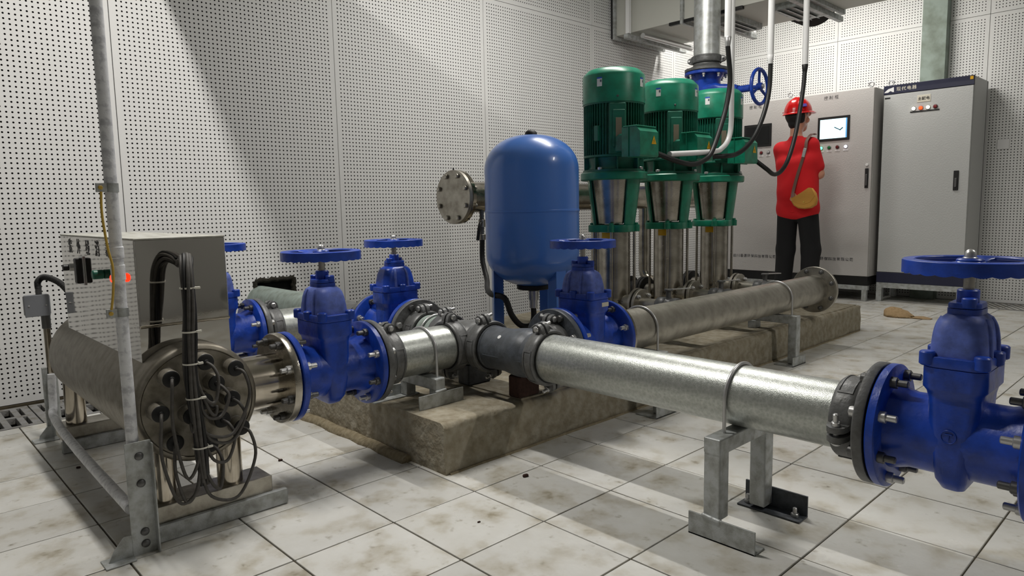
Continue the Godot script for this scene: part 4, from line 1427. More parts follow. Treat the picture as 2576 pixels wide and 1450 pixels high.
# ---------------------------------------------------------------- pumps
func make_pump(label: String) -> Node3D:
	var o := thing("vertical_pump", label, "pump", Vector3.ZERO, "green vertical pumps")
	var p := -PT
	var b := MB.new()
	# base casting with its ports
	b.loft([ringxz(0.13, 0.13, 0.03, 0.0), ringxz(0.13, 0.13, 0.03, 0.018), ringxz(0.1, 0.1, 0.03, 0.03), ringxz(0.085, 0.085, 0.04, 0.09)])
	b.cyl(Transform3D(), 0.118, 0.085, 0.14, 40, 0.006)
	for s in [-1, 1]:
		b.cyl(to(Vector3(0, 0, s), Vector3(0, AY + p, 0)), 0.045, 0.02, 0.17, 28)
	put("base", b, M.steel_dull, o)
	for s in [-1, 1]:
		b = MB.new()
		b.lathe([Vector2(0, 0.148), Vector2(0.082, 0.148), Vector2(0.085, 0.15), Vector2(0.085, 0.165), Vector2(0, 0.167)], to(Vector3(0, 0, s), Vector3(0, AY + p, 0)), 36)
		put("port_flange", b, M.steel_dull if s > 0 else M.rubber, o)
	put("sleeve", MB.new().lathe([Vector2(0.0, 0.13), Vector2(0.087, 0.13), Vector2(0.087, 0.16), Vector2(0.0885, 0.165), Vector2(0.087, 0.17), Vector2(0.087, 0.575), Vector2(0, 0.575)], Transform3D(), 56), M.steel, o)
	for k in 4:
		var a := TAU * (k + 0.5) / 4 + 0.25
		put("tie_rod", MB.new().cyl(at(cos(a) * 0.109, 0, sin(a) * 0.109), 0.0075, 0.12, 0.6, 12), M.steel, o)
	# stool: square lower flange, flared legs, round upper flange
	b = MB.new()
	var ro := Basis(Vector3.UP, 0.25)
	var sq := []
	for y in [0.568, 0.572, 0.602, 0.606]:
		var q := []
		var inset := 0.004 if y == 0.568 or y == 0.606 else 0.0
		for v in ringxz(0.115 - inset, 0.115 - inset, 0.045, y):
			q.append(ro * v)
		sq.append(q)
	b.loft(sq)
	for k in 4:
		var a := TAU * (k + 0.5) / 4 + 0.25
		hexb(b, at(cos(a) * 0.118, 0.604, sin(a) * 0.118), 0.013, 0.0, 0.012)
		b.cyl(at(cos(a) * 0.118, 0, sin(a) * 0.118), 0.02, 0.569, 0.605, 16)
	put("lower_flange", b, M.green, o)
	for k in 2:   # two broad curved legs
		var ac := deg_to_rad(70.0 + 180.0 * k)
		var prof := [Vector2(0.1, 0.604), Vector2(0.112, 0.604), Vector2(0.142, 0.85), Vector2(0.13, 0.85)]
		put("stool_leg", MB.new().lathe(prof, Transform3D(), 18, ac - 0.72, ac + 0.72, true), M.green, o)
		var gc := ac + PI / 2
		var gp := [Vector2(0.094, 0.612), Vector2(0.0955, 0.612), Vector2(0.128, 0.85), Vector2(0.1265, 0.85)]
		put("guard", MB.new().lathe(gp, Transform3D(), 18, gc - 0.85, gc + 0.85, true), M.steel, o)
	b = MB.new()
	b.lathe([Vector2(0, 0.842), Vector2(0.172, 0.842), Vector2(0.178, 0.848), Vector2(0.178, 0.878), Vector2(0.172, 0.884), Vector2(0.12, 0.884), Vector2(0.12, 0.884)], Transform3D(), 56)
	put("upper_flange", b, M.green, o)
	b = MB.new()
	b.lathe([Vector2(0.0, 0.884), Vector2(0.165, 0.884), Vector2(0.165, 0.896), Vector2(0.138, 0.9), Vector2(0.13, 0.915), Vector2(0.138, 0.958), Vector2(0.15, 0.965), Vector2(0, 0.965)], Transform3D(), 48)
	for k in 8:
		var a := TAU * k / 8
		b.box(Transform3D(Basis(Vector3.UP, -a), Vector3(cos(a) * 0.142, 0.925, sin(a) * 0.142)), Vector3(0.034, 0.07, 0.008), 0.002)
	put("end_shield", b, M.greendark, o)
	for k in 4:
		var a := TAU * (k + 0.5) / 4 + 0.6
		b = MB.new()
		hexb(b, at(cos(a) * 0.155, 0.894, sin(a) * 0.155), 0.0135, 0.0, 0.014)
		put("bolt", b, M.zinc, o)
	# ribbed motor
	b = MB.new()
	b.cyl(Transform3D(), 0.146, 0.96, 1.245, 56)
	put("motor_body", b, M.greendark, o)
	b = MB.new()
	for k in 60:
		var a := TAU * k / 60
		b.box(Transform3D(Basis(Vector3.UP, -a), Vector3(cos(a) * 0.151, 1.098, sin(a) * 0.151)), Vector3(0.018, 0.27, 0.0035), 0.001)
	put("cooling_fins", b, M.greendark, o).set_meta("kind", "stuff")
	for y in [0.966, 1.236]:
		put("motor_ring", MB.new().cyl(at(0, y, 0), 0.161, -0.006, 0.006, 56, 0.002), M.greendark, o)
	# panel with the rating plate, facing the aisle
	var ca := deg_to_rad(135.0)
	var pt := Transform3D(Basis(Vector3.UP, PI / 2 - ca), Vector3(cos(ca), 0, sin(ca)) * 0.15)
	b = MB.new()
	b.box(pt * at(0, 1.1, 0.006), Vector3(0.088, 0.26, 0.022), 0.008)
	b.box(pt * at(0.006, 1.1, 0.015), Vector3(0.066, 0.19, 0.018), 0.008)
	put("plate_panel", b, M.greendark, o)
	put("rating_plate", MB.new().box(pt * at(0.004, 1.105, 0.0245), Vector3(0.03, 0.095, 0.002), 0.0006), M.plate, o)
	put("drain_plug", MB.new().bx(-0.17, -0.145, 1.04, 1.12, 0.0, 0.03, 0.004), M.greendark, o)
	# fan cover with its sloped crown
	b = MB.new()
	b.lathe([Vector2(0.157, 1.238), Vector2(0.164, 1.238), Vector2(0.164, 1.378), Vector2(0.161, 1.386), Vector2(0.138, 1.41), Vector2(0.13, 1.414), Vector2(0, 1.414)], Transform3D(), 72)
	put("fan_cover", b, M.green, o)
	for k in 4:
		var a := TAU * (k + 0.5) / 4 + 0.0
		put("cover_screw", MB.new().cyl(to(Vector3(cos(a), 0, sin(a)), Vector3(cos(a) * 0.163, 1.262, sin(a) * 0.163)), 0.006, 0.0, 0.004, 12), M.zincdark, o)
	for k in 2:
		var a := deg_to_rad([168.0, 82.0][k])
		var st := MB.new()
		st.lathe([Vector2(0.1642, 1.315), Vector2(0.1648, 1.315), Vector2(0.1648, 1.358), Vector2(0.1642, 1.358)], Transform3D(), 5, a - 0.085, a + 0.085, true)
		var sm := put("sticker", st, M.white, o)
		st = MB.new()
		st.lathe([Vector2(0.1644, 1.353), Vector2(0.1651, 1.353), Vector2(0.1651, 1.361), Vector2(0.1644, 1.361)], Transform3D(), 4, a - 0.085, a + 0.085, true)
		put("sticker_band", st, mat(Color(0.12, 0.32, 0.72), 0.5), sm)
		st = MB.new()
		st.lathe([Vector2(0.1644, 1.336), Vector2(0.1651, 1.336), Vector2(0.1651, 1.348), Vector2(0.1644, 1.348)], Transform3D(), 4, a - 0.075, a - 0.02, true)
		put("sticker_mark", st, mat(Color(0.3, 0.34, 0.4), 0.5), sm)
	# terminal box
	b = MB.new()
	b.bx(-0.13, -0.03, 0.975, 1.07, 0.1, 0.19, 0.012)
	put("box_neck", b, M.greendark, o)
	var side := PackedVector2Array([Vector2(0.175, 0.95), Vector2(0.175, 1.095), Vector2(0.262, 1.095), Vector2(0.285, 1.07), Vector2(0.288, 0.955), Vector2(0.282, 0.946)])
	b = MB.new()
	b.prism(side, -0.16, -0.005, Transform3D(Basis(Vector3(0, 0, 1), Vector3(0, 1, 0), Vector3(1, 0, 0)), Vector3.ZERO), 20.0)
	put("terminal_box", b, M.green, o)
	put("box_lid", MB.new().bx(-0.165, 0.0, 1.093, 1.1, 0.185, 0.27, 0.003).bx(-0.165, 0.0, 0.945, 1.1, 0.216, 0.22, 0.001), M.green, o)
	var tri := PackedVector2Array([Vector2(-0.02, 0.0), Vector2(0.02, 0.0), Vector2(0.0, 0.042)])
	var wp := MB.new().prism(tri, 0.0, 0.001, Transform3D(Basis(), Vector3(-0.045, 1.01, 0.2878)))
	var wm := put("warning_sign", wp, M.yellow, o)
	var bolt := PackedVector2Array([Vector2(-0.001, 0.006), Vector2(0.003, 0.014), Vector2(0.0, 0.015), Vector2(0.003, 0.026), Vector2(-0.004, 0.016), Vector2(-0.0005, 0.0145)])
	put("bolt_mark", MB.new().prism(bolt, 0.001, 0.0015, Transform3D(Basis(), Vector3(-0.045, 1.01, 0.2878))), M.black, wm)
	var gl := MB.new()
	gl.cyl(to(Vector3.RIGHT, Vector3(-0.006, 0.972, 0.255)), 0.015, 0.0, 0.03, 16, 0.003)
	put("cable_gland", gl, M.black, o)
	# yellow tag and size plate on the sleeve
	for q in [[0.53, 0.565, M.yellow, "yellow_tag"]]:
		var st := MB.new()
		var a := deg_to_rad(171.0)
		st.lathe([Vector2(0.0876, q[0]), Vector2(0.0884, q[0]), Vector2(0.0884, q[1]), Vector2(0.0876, q[1])], Transform3D(), 6, a - 0.3, a + 0.3, true)
		put(q[3], st, q[2], o)
	var a2 := deg_to_rad(140.0)
	var st2 := MB.new()
	st2.lathe([Vector2(0.0886, 0.17), Vector2(0.0894, 0.17), Vector2(0.0894, 0.212), Vector2(0.0886, 0.212)], Transform3D(), 8, a2 - 0.5, a2 + 0.5, true)
	var sp := put("size_plate", st2, M.steel, o)
	var tw := mi("lettering", words("MVL 70", 0.026, 0.001), M.black, sp)
	tw.transform = Transform3D(Basis(Vector3.UP, PI / 2 - a2), Vector3(cos(a2), 0, sin(a2)) * 0.0905 + Vector3(0, 0.191, 0))
	return o

func pumps() -> void:
	var p0 := make_pump("green vertical pump nearest the blue tank, tallest of three in view")
	p0.position = Vector3(1.96, PT, -0.75)
	dup(p0, Vector3(2.48, PT, -0.75), 0, "middle green vertical pump of the row of three")
	dup(p0, Vector3(3.0, PT, -0.75), 0, "green vertical pump farthest from the tank, before the grey cabinets")

# ---------------------------------------------------------------- discharge header and riser
func header() -> void:
	var o := thing("discharge_header", "steel discharge header pipe along the wall with a bolted blind flange", "pipe", Vector3(1.29, 0.943, -1.3))
	var t := to(Vector3.RIGHT)
	put("pipe_body", MB.new().lathe([Vector2(0, 0.03), Vector2(0.083, 0.03), Vector2(0.083, 2.4), Vector2(0, 2.4)], t, 48), M.steel, o)
	put("blind_flange", MB.new().lathe([Vector2(0, 0.0), Vector2(0.1405, 0.0), Vector2(0.1425, 0.002), Vector2(0.1425, 0.02), Vector2(0.1405, 0.022), Vector2(0, 0.022)], t, 56), M.steel_dull, o)
	put("gasket", MB.new().cyl(t, 0.139, 0.021, 0.026, 48, 0.0), M.rubber, o)
	put("pipe_flange", MB.new().lathe([Vector2(0, 0.025), Vector2(0.1405, 0.025), Vector2(0.1425, 0.027), Vector2(0.1425, 0.046), Vector2(0.1405, 0.048), Vector2(0, 0.048)], t, 56), M.polish, o)
	var b := MB.new()
	b.cyl(Transform3D(), 0.013, 0.0, 0.014, 16, 0.003)
	b.cyl(Transform3D(), 0.008, -0.075, 0.0, 10)
	hexb(b, at(0, -0.066, 0), 0.0135, 0.0, 0.012)
	var bm := b.mesh()
	for k in 8:
		var a := TAU * (k + 0.5) / 8
		var m := mi("bolt", bm, M.steel_dull, o)
		m.transform = to(Vector3.LEFT, Vector3(0.0, sin(a) * 0.118, cos(a) * 0.118))
	put("pin", MB.new().cyl(at(0.01, 0, 0), 0.004, 0.14, 0.155, 8), M.rubber, o)
	put("elbow", MB.new().tube(arc(Vector3(2.4, 0.114, 0), Vector3.DOWN, Vector3.RIGHT, 0.114, 0, PI / 2, 12), 0.083, 32, true), M.steel, o)
	# pump risers into the header, hidden behind the pumps
	for i in 3:
		var x := 1.96 + 0.52 * i
		var q := thing("check_valve", "black check valve and riser behind the " + ["pump nearest the tank", "middle pump", "pump nearest the cabinets"][i], "valve", Vector3(x, AY, -0.98), "check valves behind the pumps")
		var c := MB.new()
		c.lathe([Vector2(0, -0.06), Vector2(0.085, -0.06), Vector2(0.085, -0.04), Vector2(0.055, -0.035), Vector2(0.06, 0.0), Vector2(0.055, 0.035), Vector2(0.085, 0.04), Vector2(0.085, 0.06), Vector2(0, 0.06)], to(Vector3.BACK), 32)
		put("valve_body", c, M.black, q)
		var path := [Vector3(0, 0, -0.05), Vector3(0, 0, -0.24)]
		path.append_array(arc(Vector3(0, 0.08, -0.24), Vector3.DOWN, Vector3.FORWARD, 0.08, 0, PI / 2, 8))
		path.append(Vector3(0, 0.51, -0.32))
		put("riser_pipe", MB.new().tube(path, 0.036, 18), M.steel, q)
	# drain cock with its dark lever under the header
	o = thing("drain_cock", "small ball cock with a black lever under the header's blind end", "valve", Vector3(1.465, 0.86, -1.27))
	put("cock_body", MB.new().cyl(Transform3D(), 0.012, -0.16, 0.02, 14), M.cast, o)
	b = MB.new()
	hexb(b, at(0, -0.08, 0), 0.02, 0.0, 0.04)
	hexb(b, at(0, -0.15, 0), 0.02, 0.0, 0.03)
	put("union_nut", b, M.steel_dull, o)
	put("lever", MB.new().tube(curve([Vector3(-0.012, -0.055, 0.01), Vector3(-0.032, -0.065, 0.02), Vector3(-0.045, -0.1, 0.025), Vector3(-0.055, -0.15, 0.025)], 5), 0.009, 10), M.black, o)
	var h := put("rubber_hose", MB.new().tube(curve([Vector3(1.465, 0.71, -1.27), Vector3(1.463, 0.6, -1.27), Vector3(1.43, 0.5, -1.2), Vector3(1.3, 0.47, -1.05), Vector3(1.16, 0.47, -0.86), Vector3(1.15, 0.46, -0.76), Vector3(1.175, 0.38, -0.74), Vector3(1.225, 0.325, -0.73), Vector3(1.285, 0.318, -0.726), Vector3(1.307, 0.35, -0.726), Vector3(1.307, 0.398, -0.726)], 7), 0.014, 12), M.rubber, self)
	tag(h, "black rubber hose looping under the blue tank to its bottom fitting", "hose")

func riser() -> void:
	var x := 3.8
	var z := -1.3
	var o := pipe("riser_pipe", "upright galvanized riser pipe going up past the air duct", Vector3(x, 1.985, z), Vector3.UP, 1.3, 0.098, M.galv_smooth)
	coupling("grey coupling at the foot of the upright galvanized riser", Vector3(x, 1.975, z), Vector3.UP, Vector3(0.3, 0, 1), 0.098)
	o = null
	var q := thing("flange_adapter", "grey flange under the riser coupling, on top of the blue valve", "flange", Vector3(x, 1.885, z), "grey flange adapters")
	put("plate", MB.new().lathe([Vector2(0, 0.0), Vector2(0.16, 0.0), Vector2(0.163, 0.003), Vector2(0.163, 0.02), Vector2(0.13, 0.026), Vector2(0.099, 0.05), Vector2(0.098, 0.09), Vector2(0, 0.09)], Transform3D(), 48), M.cast, q)
	put("gasket", MB.new().cyl(Transform3D(), 0.155, -0.004, 0.001, 40, 0.0), M.rubber, q)
	var v := thing("riser_valve", "blue flanged valve with an upright handwheel below the riser pipe", "valve", Vector3(x, 1.72, z))
	put("flange", MB.new().lathe([Vector2(0, 0.138), Vector2(0.16, 0.138), Vector2(0.163, 0.141), Vector2(0.163, 0.158), Vector2(0.16, 0.161), Vector2(0, 0.161)], Transform3D(), 48), M.blue, v)
	put("flange", MB.new().lathe([Vector2(0, -0.161), Vector2(0.16, -0.161), Vector2(0.163, -0.158), Vector2(0.163, -0.141), Vector2(0.16, -0.138), Vector2(0, -0.138)], Transform3D(), 48), M.blue, v)
	put("body", MB.new().lathe([Vector2(0.125, 0.14), Vector2(0.105, 0.1), Vector2(0.1, 0.0), Vector2(0.105, -0.1), Vector2(0.125, -0.14)], Transform3D(), 40), M.blue, v)
	var b := MB.new()
	var rings := []
	var tz := to(Vector3.BACK)
	for k in [[0.03, 0.06, 0.1], [0.12, 0.062, 0.1], [0.16, 0.05, 0.085], [0.24, 0.042, 0.06], [0.27, 0.03, 0.04]]:
		var ring := []
		for p in ringxz(k[2], k[1], 0.03, k[0]):
			ring.append(tz * p)
		rings.append(ring)
	b.loft(rings)
	put("bonnet", b, M.blue, v)
	put("stem_sleeve", MB.new().cyl(tz, 0.026, 0.26, 0.36, 20).cyl(tz, 0.014, 0.35, 0.44, 16), M.blue, v)
	var wv := put("handwheel", round_wheel(0.135), M.blue, v)
	wv.transform = to(Vector3.BACK, Vector3(0, 0.0, 0.43))
	b = MB.new()
	hexb(b, at(0, 0.02, 0), 0.015, 0.0, 0.014)
	put("cap_nut", b, M.zinc, wv)
	var bm := bolt_mesh(0.05, 0.03)
	for k in 8:
		var a := TAU * (k + 0.5) / 8
		var m := mi("bolt", bm, M.zinc, v)
		m.transform = to(Vector3.DOWN, Vector3(cos(a) * 0.142, 0.138, sin(a) * 0.142))
	# steel pipe between header elbow and valve
	pipe("riser_pipe", "steel pipe rising from the header behind the farthest pump", Vector3(x + 0.004, 1.057, z), Vector3.UP, 0.5, 0.083, M.steel)

func round_wheel(r: float) -> MB:
	var b := MB.new()
	var path := []
	for k in 49:
		path.append(Vector3(cos(TAU * k / 48), 0, sin(TAU * k / 48)) * (r - 0.013))
	b.tube(path, 0.013, 12, false)
	for k in 3:
		var a := TAU * k / 3 + 0.5
		var d := Vector3(cos(a), 0, sin(a))
		b.tube([Vector3.ZERO, d * 0.05 + Vector3(0, -0.004, 0), d * (r - 0.018)], 0.01, 8)
	b.cyl(Transform3D(), 0.026, -0.02, 0.022, 20, 0.004)
	return b

# ---------------------------------------------------------------- air duct and overhead work
func duct() -> void:
	var o := thing("air_duct", "grey sheet-metal air duct hanging above the pumps from the wall", "duct", Vector3(4.325, 2.6, -1.0))
	var x0 := -0.355
	var x1 := 0.355
	put("duct_body", MB.new().bx(x0, x1, -0.24, 0.26, -1.33, 1.3, 0.006), M.ductgrey, o)
	for z in [-1.3, -0.62, 0.35]:
		var b := MB.new()
		b.bx(x0 - 0.03, x0 - 0.001, -0.27, 0.29, z - 0.012, z + 0.012, 0.002)
		b.bx(x1 + 0.001, x1 + 0.03, -0.27, 0.29, z - 0.012, z + 0.012, 0.002)
		b.bx(x0, x1, -0.27, -0.241, z - 0.012, z + 0.012, 0.002)
		put("flange_frame", b, M.galv_plate, o)
	put("wall_seal", MB.new().bx(x0 - 0.012, x1 + 0.012, -0.255, 0.27, -1.346, -1.325, 0.004), M.black, o)
	# hanging rods with cross channels
	for z in [-1.12, -0.42, 0.3]:
		for x in [x0 - 0.06, x1 + 0.06]:
			put("hanger_channel", MB.new().bx(x - 0.018, x + 0.018, -0.26, 0.7, z - 0.018, z + 0.018, 0.003), M.pvc, o)
		put("cross_channel", MB.new().bx(x0 - 0.1, x1 + 0.1, -0.305, -0.265, z - 0.02, z + 0.02, 0.004), M.galv_plate, o)
	put("conduit_run", MB.new().tube([Vector3(x0 - 0.02, -0.29, -1.0), Vector3(x1 + 0.02, -0.29, -1.0)], 0.022, 14), M.zinc, o)
	put("seam_strip", MB.new().bx(x0 - 0.012, x0 + 0.02, -0.262, -0.236, -0.75, -0.1, 0.004), M.black, o)
	# louvred branch boxes beneath
	for z in [-0.35, 0.15]:
		var b := MB.new()
		b.bx(-0.2, 0.25, -0.285, -0.238, z - 0.1, z + 0.1, 0.004)
		put("branch_collar", b, M.galv_plate, o)
		for k in 3:
			put("slat", MB.new().box(Transform3D(Basis(Vector3.RIGHT, 0.5), Vector3(0.02, -0.29, z - 0.06 + 0.06 * k)), Vector3(0.4, 0.004, 0.05), 0.001), M.zinc, o)
	o = thing("flexible_duct", "black round flexible duct behind the sheet-metal duct", "duct", Vector3(4.74, 2.56, -1.0))
	var b2 := MB.new()
	var prof := [Vector2(0, -0.03)]
	for k in 24:
		prof.append(Vector2(0.205 if k % 2 else 0.197, lerpf(-0.02, 0.25, k / 23.0)))
	prof.append(Vector2(0, 0.26))
	b2.lathe(prof, to(Vector3.RIGHT), 40)
	put("hose_body", b2, M.rubber, o)
	# the flat tray above the sterilizer, out of the frame: placed so its shadow falls across the wall
	o = thing("cable_tray", "flat grey tray out of view over the blue valves, placed for its shadow on the wall", "cable tray", Vector3(0.31, 2.46, 0.0))
	put("tray_body", MB.new().bx(-0.25, 0.25, 0.0, 0.16, -2.33, 3.0, 0.004), M.ductgrey, o)
	for z in [-1.8, -0.6, 0.6, 1.8]:
		for x in [-0.2, 0.2]:
			put("hanger_rod", MB.new().cyl(at(x, 0, z), 0.005, 0.15, 0.84, 8), M.zinc, o)

func conduits() -> void:
	# leaning riser before the sterilizer
	var x := -0.562
	var z := -0.335
	var o := thing("conduit", "paint-spattered conduit rising before the sterilizer's control box", "conduit", Vector3(x, 0, z))
	put("tube", MB.new().cyl(Transform3D(), 0.0145, 0.18, 3.29, 20), M.painted, o)
	put("sleeve", MB.new().cyl(Transform3D(), 0.0165, 0.715, 0.755, 20, 0.002), M.painted, o)
	put("sleeve", MB.new().cyl(Transform3D(), 0.0168, 0.77, 0.8, 20, 0.002), M.painted, o)
	for y in [0.945, 0.635]:
		var b := MB.new()
		b.lathe([Vector2(0.0148, -0.011), Vector2(0.0168, -0.011), Vector2(0.0168, 0.011), Vector2(0.0148, 0.011)], at(0, y, 0), 20, 0, TAU, true)
		b.bx(-0.036, -0.012, y - 0.011, y + 0.011, 0.006, 0.0085, 0.001)
		b.bx(-0.036, -0.012, y - 0.011, y + 0.011, 0.0115, 0.014, 0.001)
		var c := put("saddle_clip", b, M.galv_plate, o)
		var s := MB.new()
		hexb(s, to(Vector3.BACK, Vector3(-0.027, y, 0.013)), 0.0055, 0.0, 0.006)
		put("clip_screw", s, M.wire, c)
	var w := put("earth_wire", MB.new().tube(curve([Vector3(x - 0.027, 0.935, z + 0.018), Vector3(x - 0.03, 0.88, z + 0.022), Vector3(x - 0.024, 0.8, z + 0.022), Vector3(x - 0.017, 0.75, z + 0.024), Vector3(x - 0.02, 0.69, z + 0.022), Vector3(x - 0.026, 0.645, z + 0.018)], 6), 0.003, 8), M.wire, self)
	tag(w, "thin yellow earth wire strung between two clips on the painted conduit", "wire")
	# its foot
	o = thing("bracket_post", "galvanized angle post with bolts at the sterilizer's near foot", "bracket", Vector3(-0.555, 0, -0.315))
	var b := MB.new()
	b.bx(-0.032, 0.03, 0.0, 0.3, -0.002, 0.002, 0.001)
	b.bx(0.026, 0.03, 0.0, 0.295, -0.002, 0.022, 0.001)
	put("angle_plate", b, M.galv_plate, o)
	var tri := PackedVector2Array([Vector2(-0.032, 0.0), Vector2(-0.032, 0.06), Vector2(-0.05, 0.06), Vector2(-0.075, 0.03), Vector2(-0.09, 0.0)])
	put("gusset", MB.new().prism(tri, -0.002, 0.002, Transform3D()), M.galv_plate, o)
	put("base_plate", MB.new().bx(-0.1, -0.03, 0.0, 0.004, -0.03, 0.03, 0.001), M.galv_plate, o)
	for y in [0.262, 0.19, 0.06, 0.028]:
		b = MB.new()
		b.lathe([Vector2(0.011, 0.0), Vector2(0.0095, 0.005), Vector2(0.005, 0.0075), Vector2(0, 0.008)], to(Vector3.BACK, Vector3(0.0, y, 0.002)), 18)
		put("bolt", b, M.zincdark, o)
	# low sloping conduit along the sterilizer
	var c := put("conduit", MB.new().tube(curve([Vector3(-0.515, 0.26, -1.605), Vector3(-0.518, 0.19, -1.605), Vector3(-0.522, 0.13, -1.59), Vector3(-0.535, 0.116, -1.53), Vector3(-0.552, 0.114, -1.3), Vector3(-0.566, 0.116, -0.9), Vector3(-0.578, 0.122, -0.335)], 6), 0.0145, 16), M.painted, self)
	tag(c, "paint-spattered conduit sloping low along the floor before the sterilizer", "conduit")
	# riser with junction box
	o = thing("conduit", "shiny upright conduit carrying a grey junction box by the wall", "conduit", Vector3(-0.512, 0, -1.63))
	put("tube", MB.new().cyl(Transform3D(), 0.0125, 0.1, 0.47, 18), M.polish, o)
	put("sleeve", MB.new().cyl(Transform3D(), 0.016, 0.44, 0.495, 18, 0.002), M.zincdark, o)
	o = thing("bracket_post", "steel half-pipe post at the sterilizer's far foot by the drain", "bracket", Vector3(-0.512, 0, -1.632))
	b = MB.new()
	b.lathe([Vector2(0.018, 0.0), Vector2(0.021, 0.0), Vector2(0.021, 0.26), Vector2(0.018, 0.26)], Transform3D(), 24, 0, TAU, true)
	b.bx(-0.03, -0.014, 0.02, 0.285, -0.01, 0.01, 0.001)
	put("post", b, M.galv_plate, o)
	b = MB.new()
	b.prism(PackedVector2Array([Vector2(-0.02, 0.0), Vector2(-0.02, 0.05), Vector2(-0.035, 0.05), Vector2(-0.06, 0.02), Vector2(-0.065, 0.0)]), 0.02, 0.024, Transform3D())
	b.bx(-0.085, 0.0, 0.0, 0.005, 0.0, 0.06, 0.001)
	put("base_plate", b, M.galv_plate, o)
	o = thing("junction_box", "small grey square junction box on the upright conduit", "junction box", Vector3(-0.541, 0.495, -1.61))
	put("box_body", MB.new().bx(-0.04, 0.045, 0.0, 0.082, -0.03, 0.008, 0.006), M.boxgrey, o)
	put("box_cover", MB.new().bx(-0.041, 0.041, -0.001, 0.083, 0.007, 0.012, 0.003), M.boxgrey, o)
	for s in [-0.027, 0.029]:
		put("screw", MB.new().cyl(to(Vector3.BACK, Vector3(s, 0.041, 0.012)), 0.0032, -0.001, 0.0012, 10, 0.0004), M.zinc, o)
	put("gland", MB.new().cyl(at(0.012, 0, -0.01), 0.011, 0.08, 0.115, 14, 0.002), M.zincdark, o)
	b = MB.new()
	var pts := curve([Vector3(-0.529, 0.6, -1.62), Vector3(-0.528, 0.628, -1.62), Vector3(-0.508, 0.645, -1.6), Vector3(-0.475, 0.625, -1.52), Vector3(-0.455, 0.58, -1.42), Vector3(-0.44, 0.555, -1.33), Vector3(-0.43, 0.56, -1.296)], 9)
	b.tube(pts, 0.0105, 12)
	for k in range(1, pts.size() - 1, 1):
		var d: Vector3 = (pts[k + 1] - pts[k - 1]).normalized()
		b.lathe([Vector2(0.0102, -0.0022), Vector2(0.0122, 0.0), Vector2(0.0102, 0.0022)], to(d, pts[k]), 12)
	var fh := put("corrugated_hose", b, M.rubber, self)
	tag(fh, "black corrugated hose arching from the junction box into the control box", "hose")
	# white conduits over the pumps and the cables hanging from them
	var ends := [[2.577, 1.80, "first white conduit over the pumps, nearest the steel riser pipe"], [3.086, 1.77, "middle white conduit over the pumps with a taped lower end"], [3.567, 1.775, "last white conduit over the pumps, before the red helmet"]]
	for i in 3:
		o = thing("white_conduit", ends[i][2], "conduit", Vector3(ends[i][0] + [0.004, 0.0, 0.0][i], ends[i][1], -0.44), "white conduits hanging over the pumps")
		put("tube", MB.new().cyl(Transform3D(), 0.019, 0.0, 3.3 - ends[i][1], 22), M.pvc, o)
		put("tape_collar", MB.new().lathe([Vector2(0.0185, 0.002), Vector2(0.02, 0.0), Vector2(0.0165, -0.03), Vector2(0.0135, -0.05)], Transform3D(), 18), [M.zinc, M.pvc, M.cableblack][i], o)
	var runs := [
		[[2.577, 1.83], [2.582, 1.75], [2.612, 1.58], [2.585, 1.45], [2.53, 1.33], [2.426, 1.165], [2.33, 1.112], [2.23, 1.093], [2.09, 1.105], [1.985, 1.143]],
		[[3.086, 1.8], [3.09, 1.7], [3.078, 1.557], [3.02, 1.42], [2.917, 1.286], [2.8, 1.205], [2.686, 1.163], [2.57, 1.15], [2.505, 1.147]],
		[[3.567, 1.8], [3.565, 1.72], [3.545, 1.6], [3.5, 1.45], [3.445, 1.3], [3.36, 1.16], [3.27, 1.085], [3.17, 1.06], [3.07, 1.09], [3.02, 1.145]]]
	var says := ["black cable drooping from the first white conduit to the tank-side pump", "black cable drooping from the middle conduit to the middle pump", "black cable drooping in front of the red shirt to the farthest pump"]
	for i in 3:
		pts = []
		for p in runs[i]:
			pts.append(Vector3(p[0], p[1], -0.44 - (0.05 if p == runs[i][-1] else 0.0)))
		var m := put("motor_cable", MB.new().tube(curve(pts, 7), 0.0135, 12), M.cableblack, self)
		tag(m, says[i], "cable", "black motor cables over the pumps")
	pts = [Vector3(2.645, 3.29, -0.46), Vector3(2.67, 1.36, -0.46), Vector3(2.66, 1.29, -0.46), Vector3(2.63, 1.235, -0.46), Vector3(2.57, 1.195, -0.46), Vector3(2.48, 1.172, -0.46), Vector3(2.05, 1.14, -0.46)]
	var sm := [pts[0]]
	sm.append_array(curve(pts.slice(1), 6))
	c = put("conduit", MB.new().tube(sm, 0.0145, 16), M.pvc, self)
	tag(c, "slim pale conduit bending from the ceiling sideways between the pump motors", "conduit")

# ---------------------------------------------------------------- control cabinets
func facing(x: float, y: float, z: float) -> Transform3D:   # local X along +Z, local Z towards the aisle (-X)
	return Transform3D(Basis(Vector3(0, 0, 1), Vector3(0, 1, 0), Vector3(-1, 0, 0)), Vector3(x, y, z))

func eyebolt(o: Node3D, x: float, y: float, z: float) -> void:
	var b := MB.new()
	b.tube(arc(Vector3(x, y + 0.03, z), Vector3.UP, Vector3.BACK, 0.02, 0, TAU, 20), 0.006, 8, false)
	b.cyl(at(x, y, z), 0.014, -0.002, 0.012, 14)
	put("lifting_eye", b, M.zinc, o)

func pilot(o: Node3D, x: float, y: float, z: float, m: Material, r := 0.0135, called := "indicator_lamp") -> void:
	var t := to(Vector3.LEFT, Vector3(x, y, z))
	var g := put(called, MB.new().lathe([Vector2(0, 0.0), Vector2(r, 0.0), Vector2(r, 0.009), Vector2(r - 0.004, 0.014), Vector2(0, 0.015)], t, 20), m, o)
	put("lamp_ring", MB.new().lathe([Vector2(r, -0.001), Vector2(r + 0.004, -0.001), Vector2(r + 0.004, 0.003), Vector2(r, 0.004)], t, 20), M.zincdark, g)

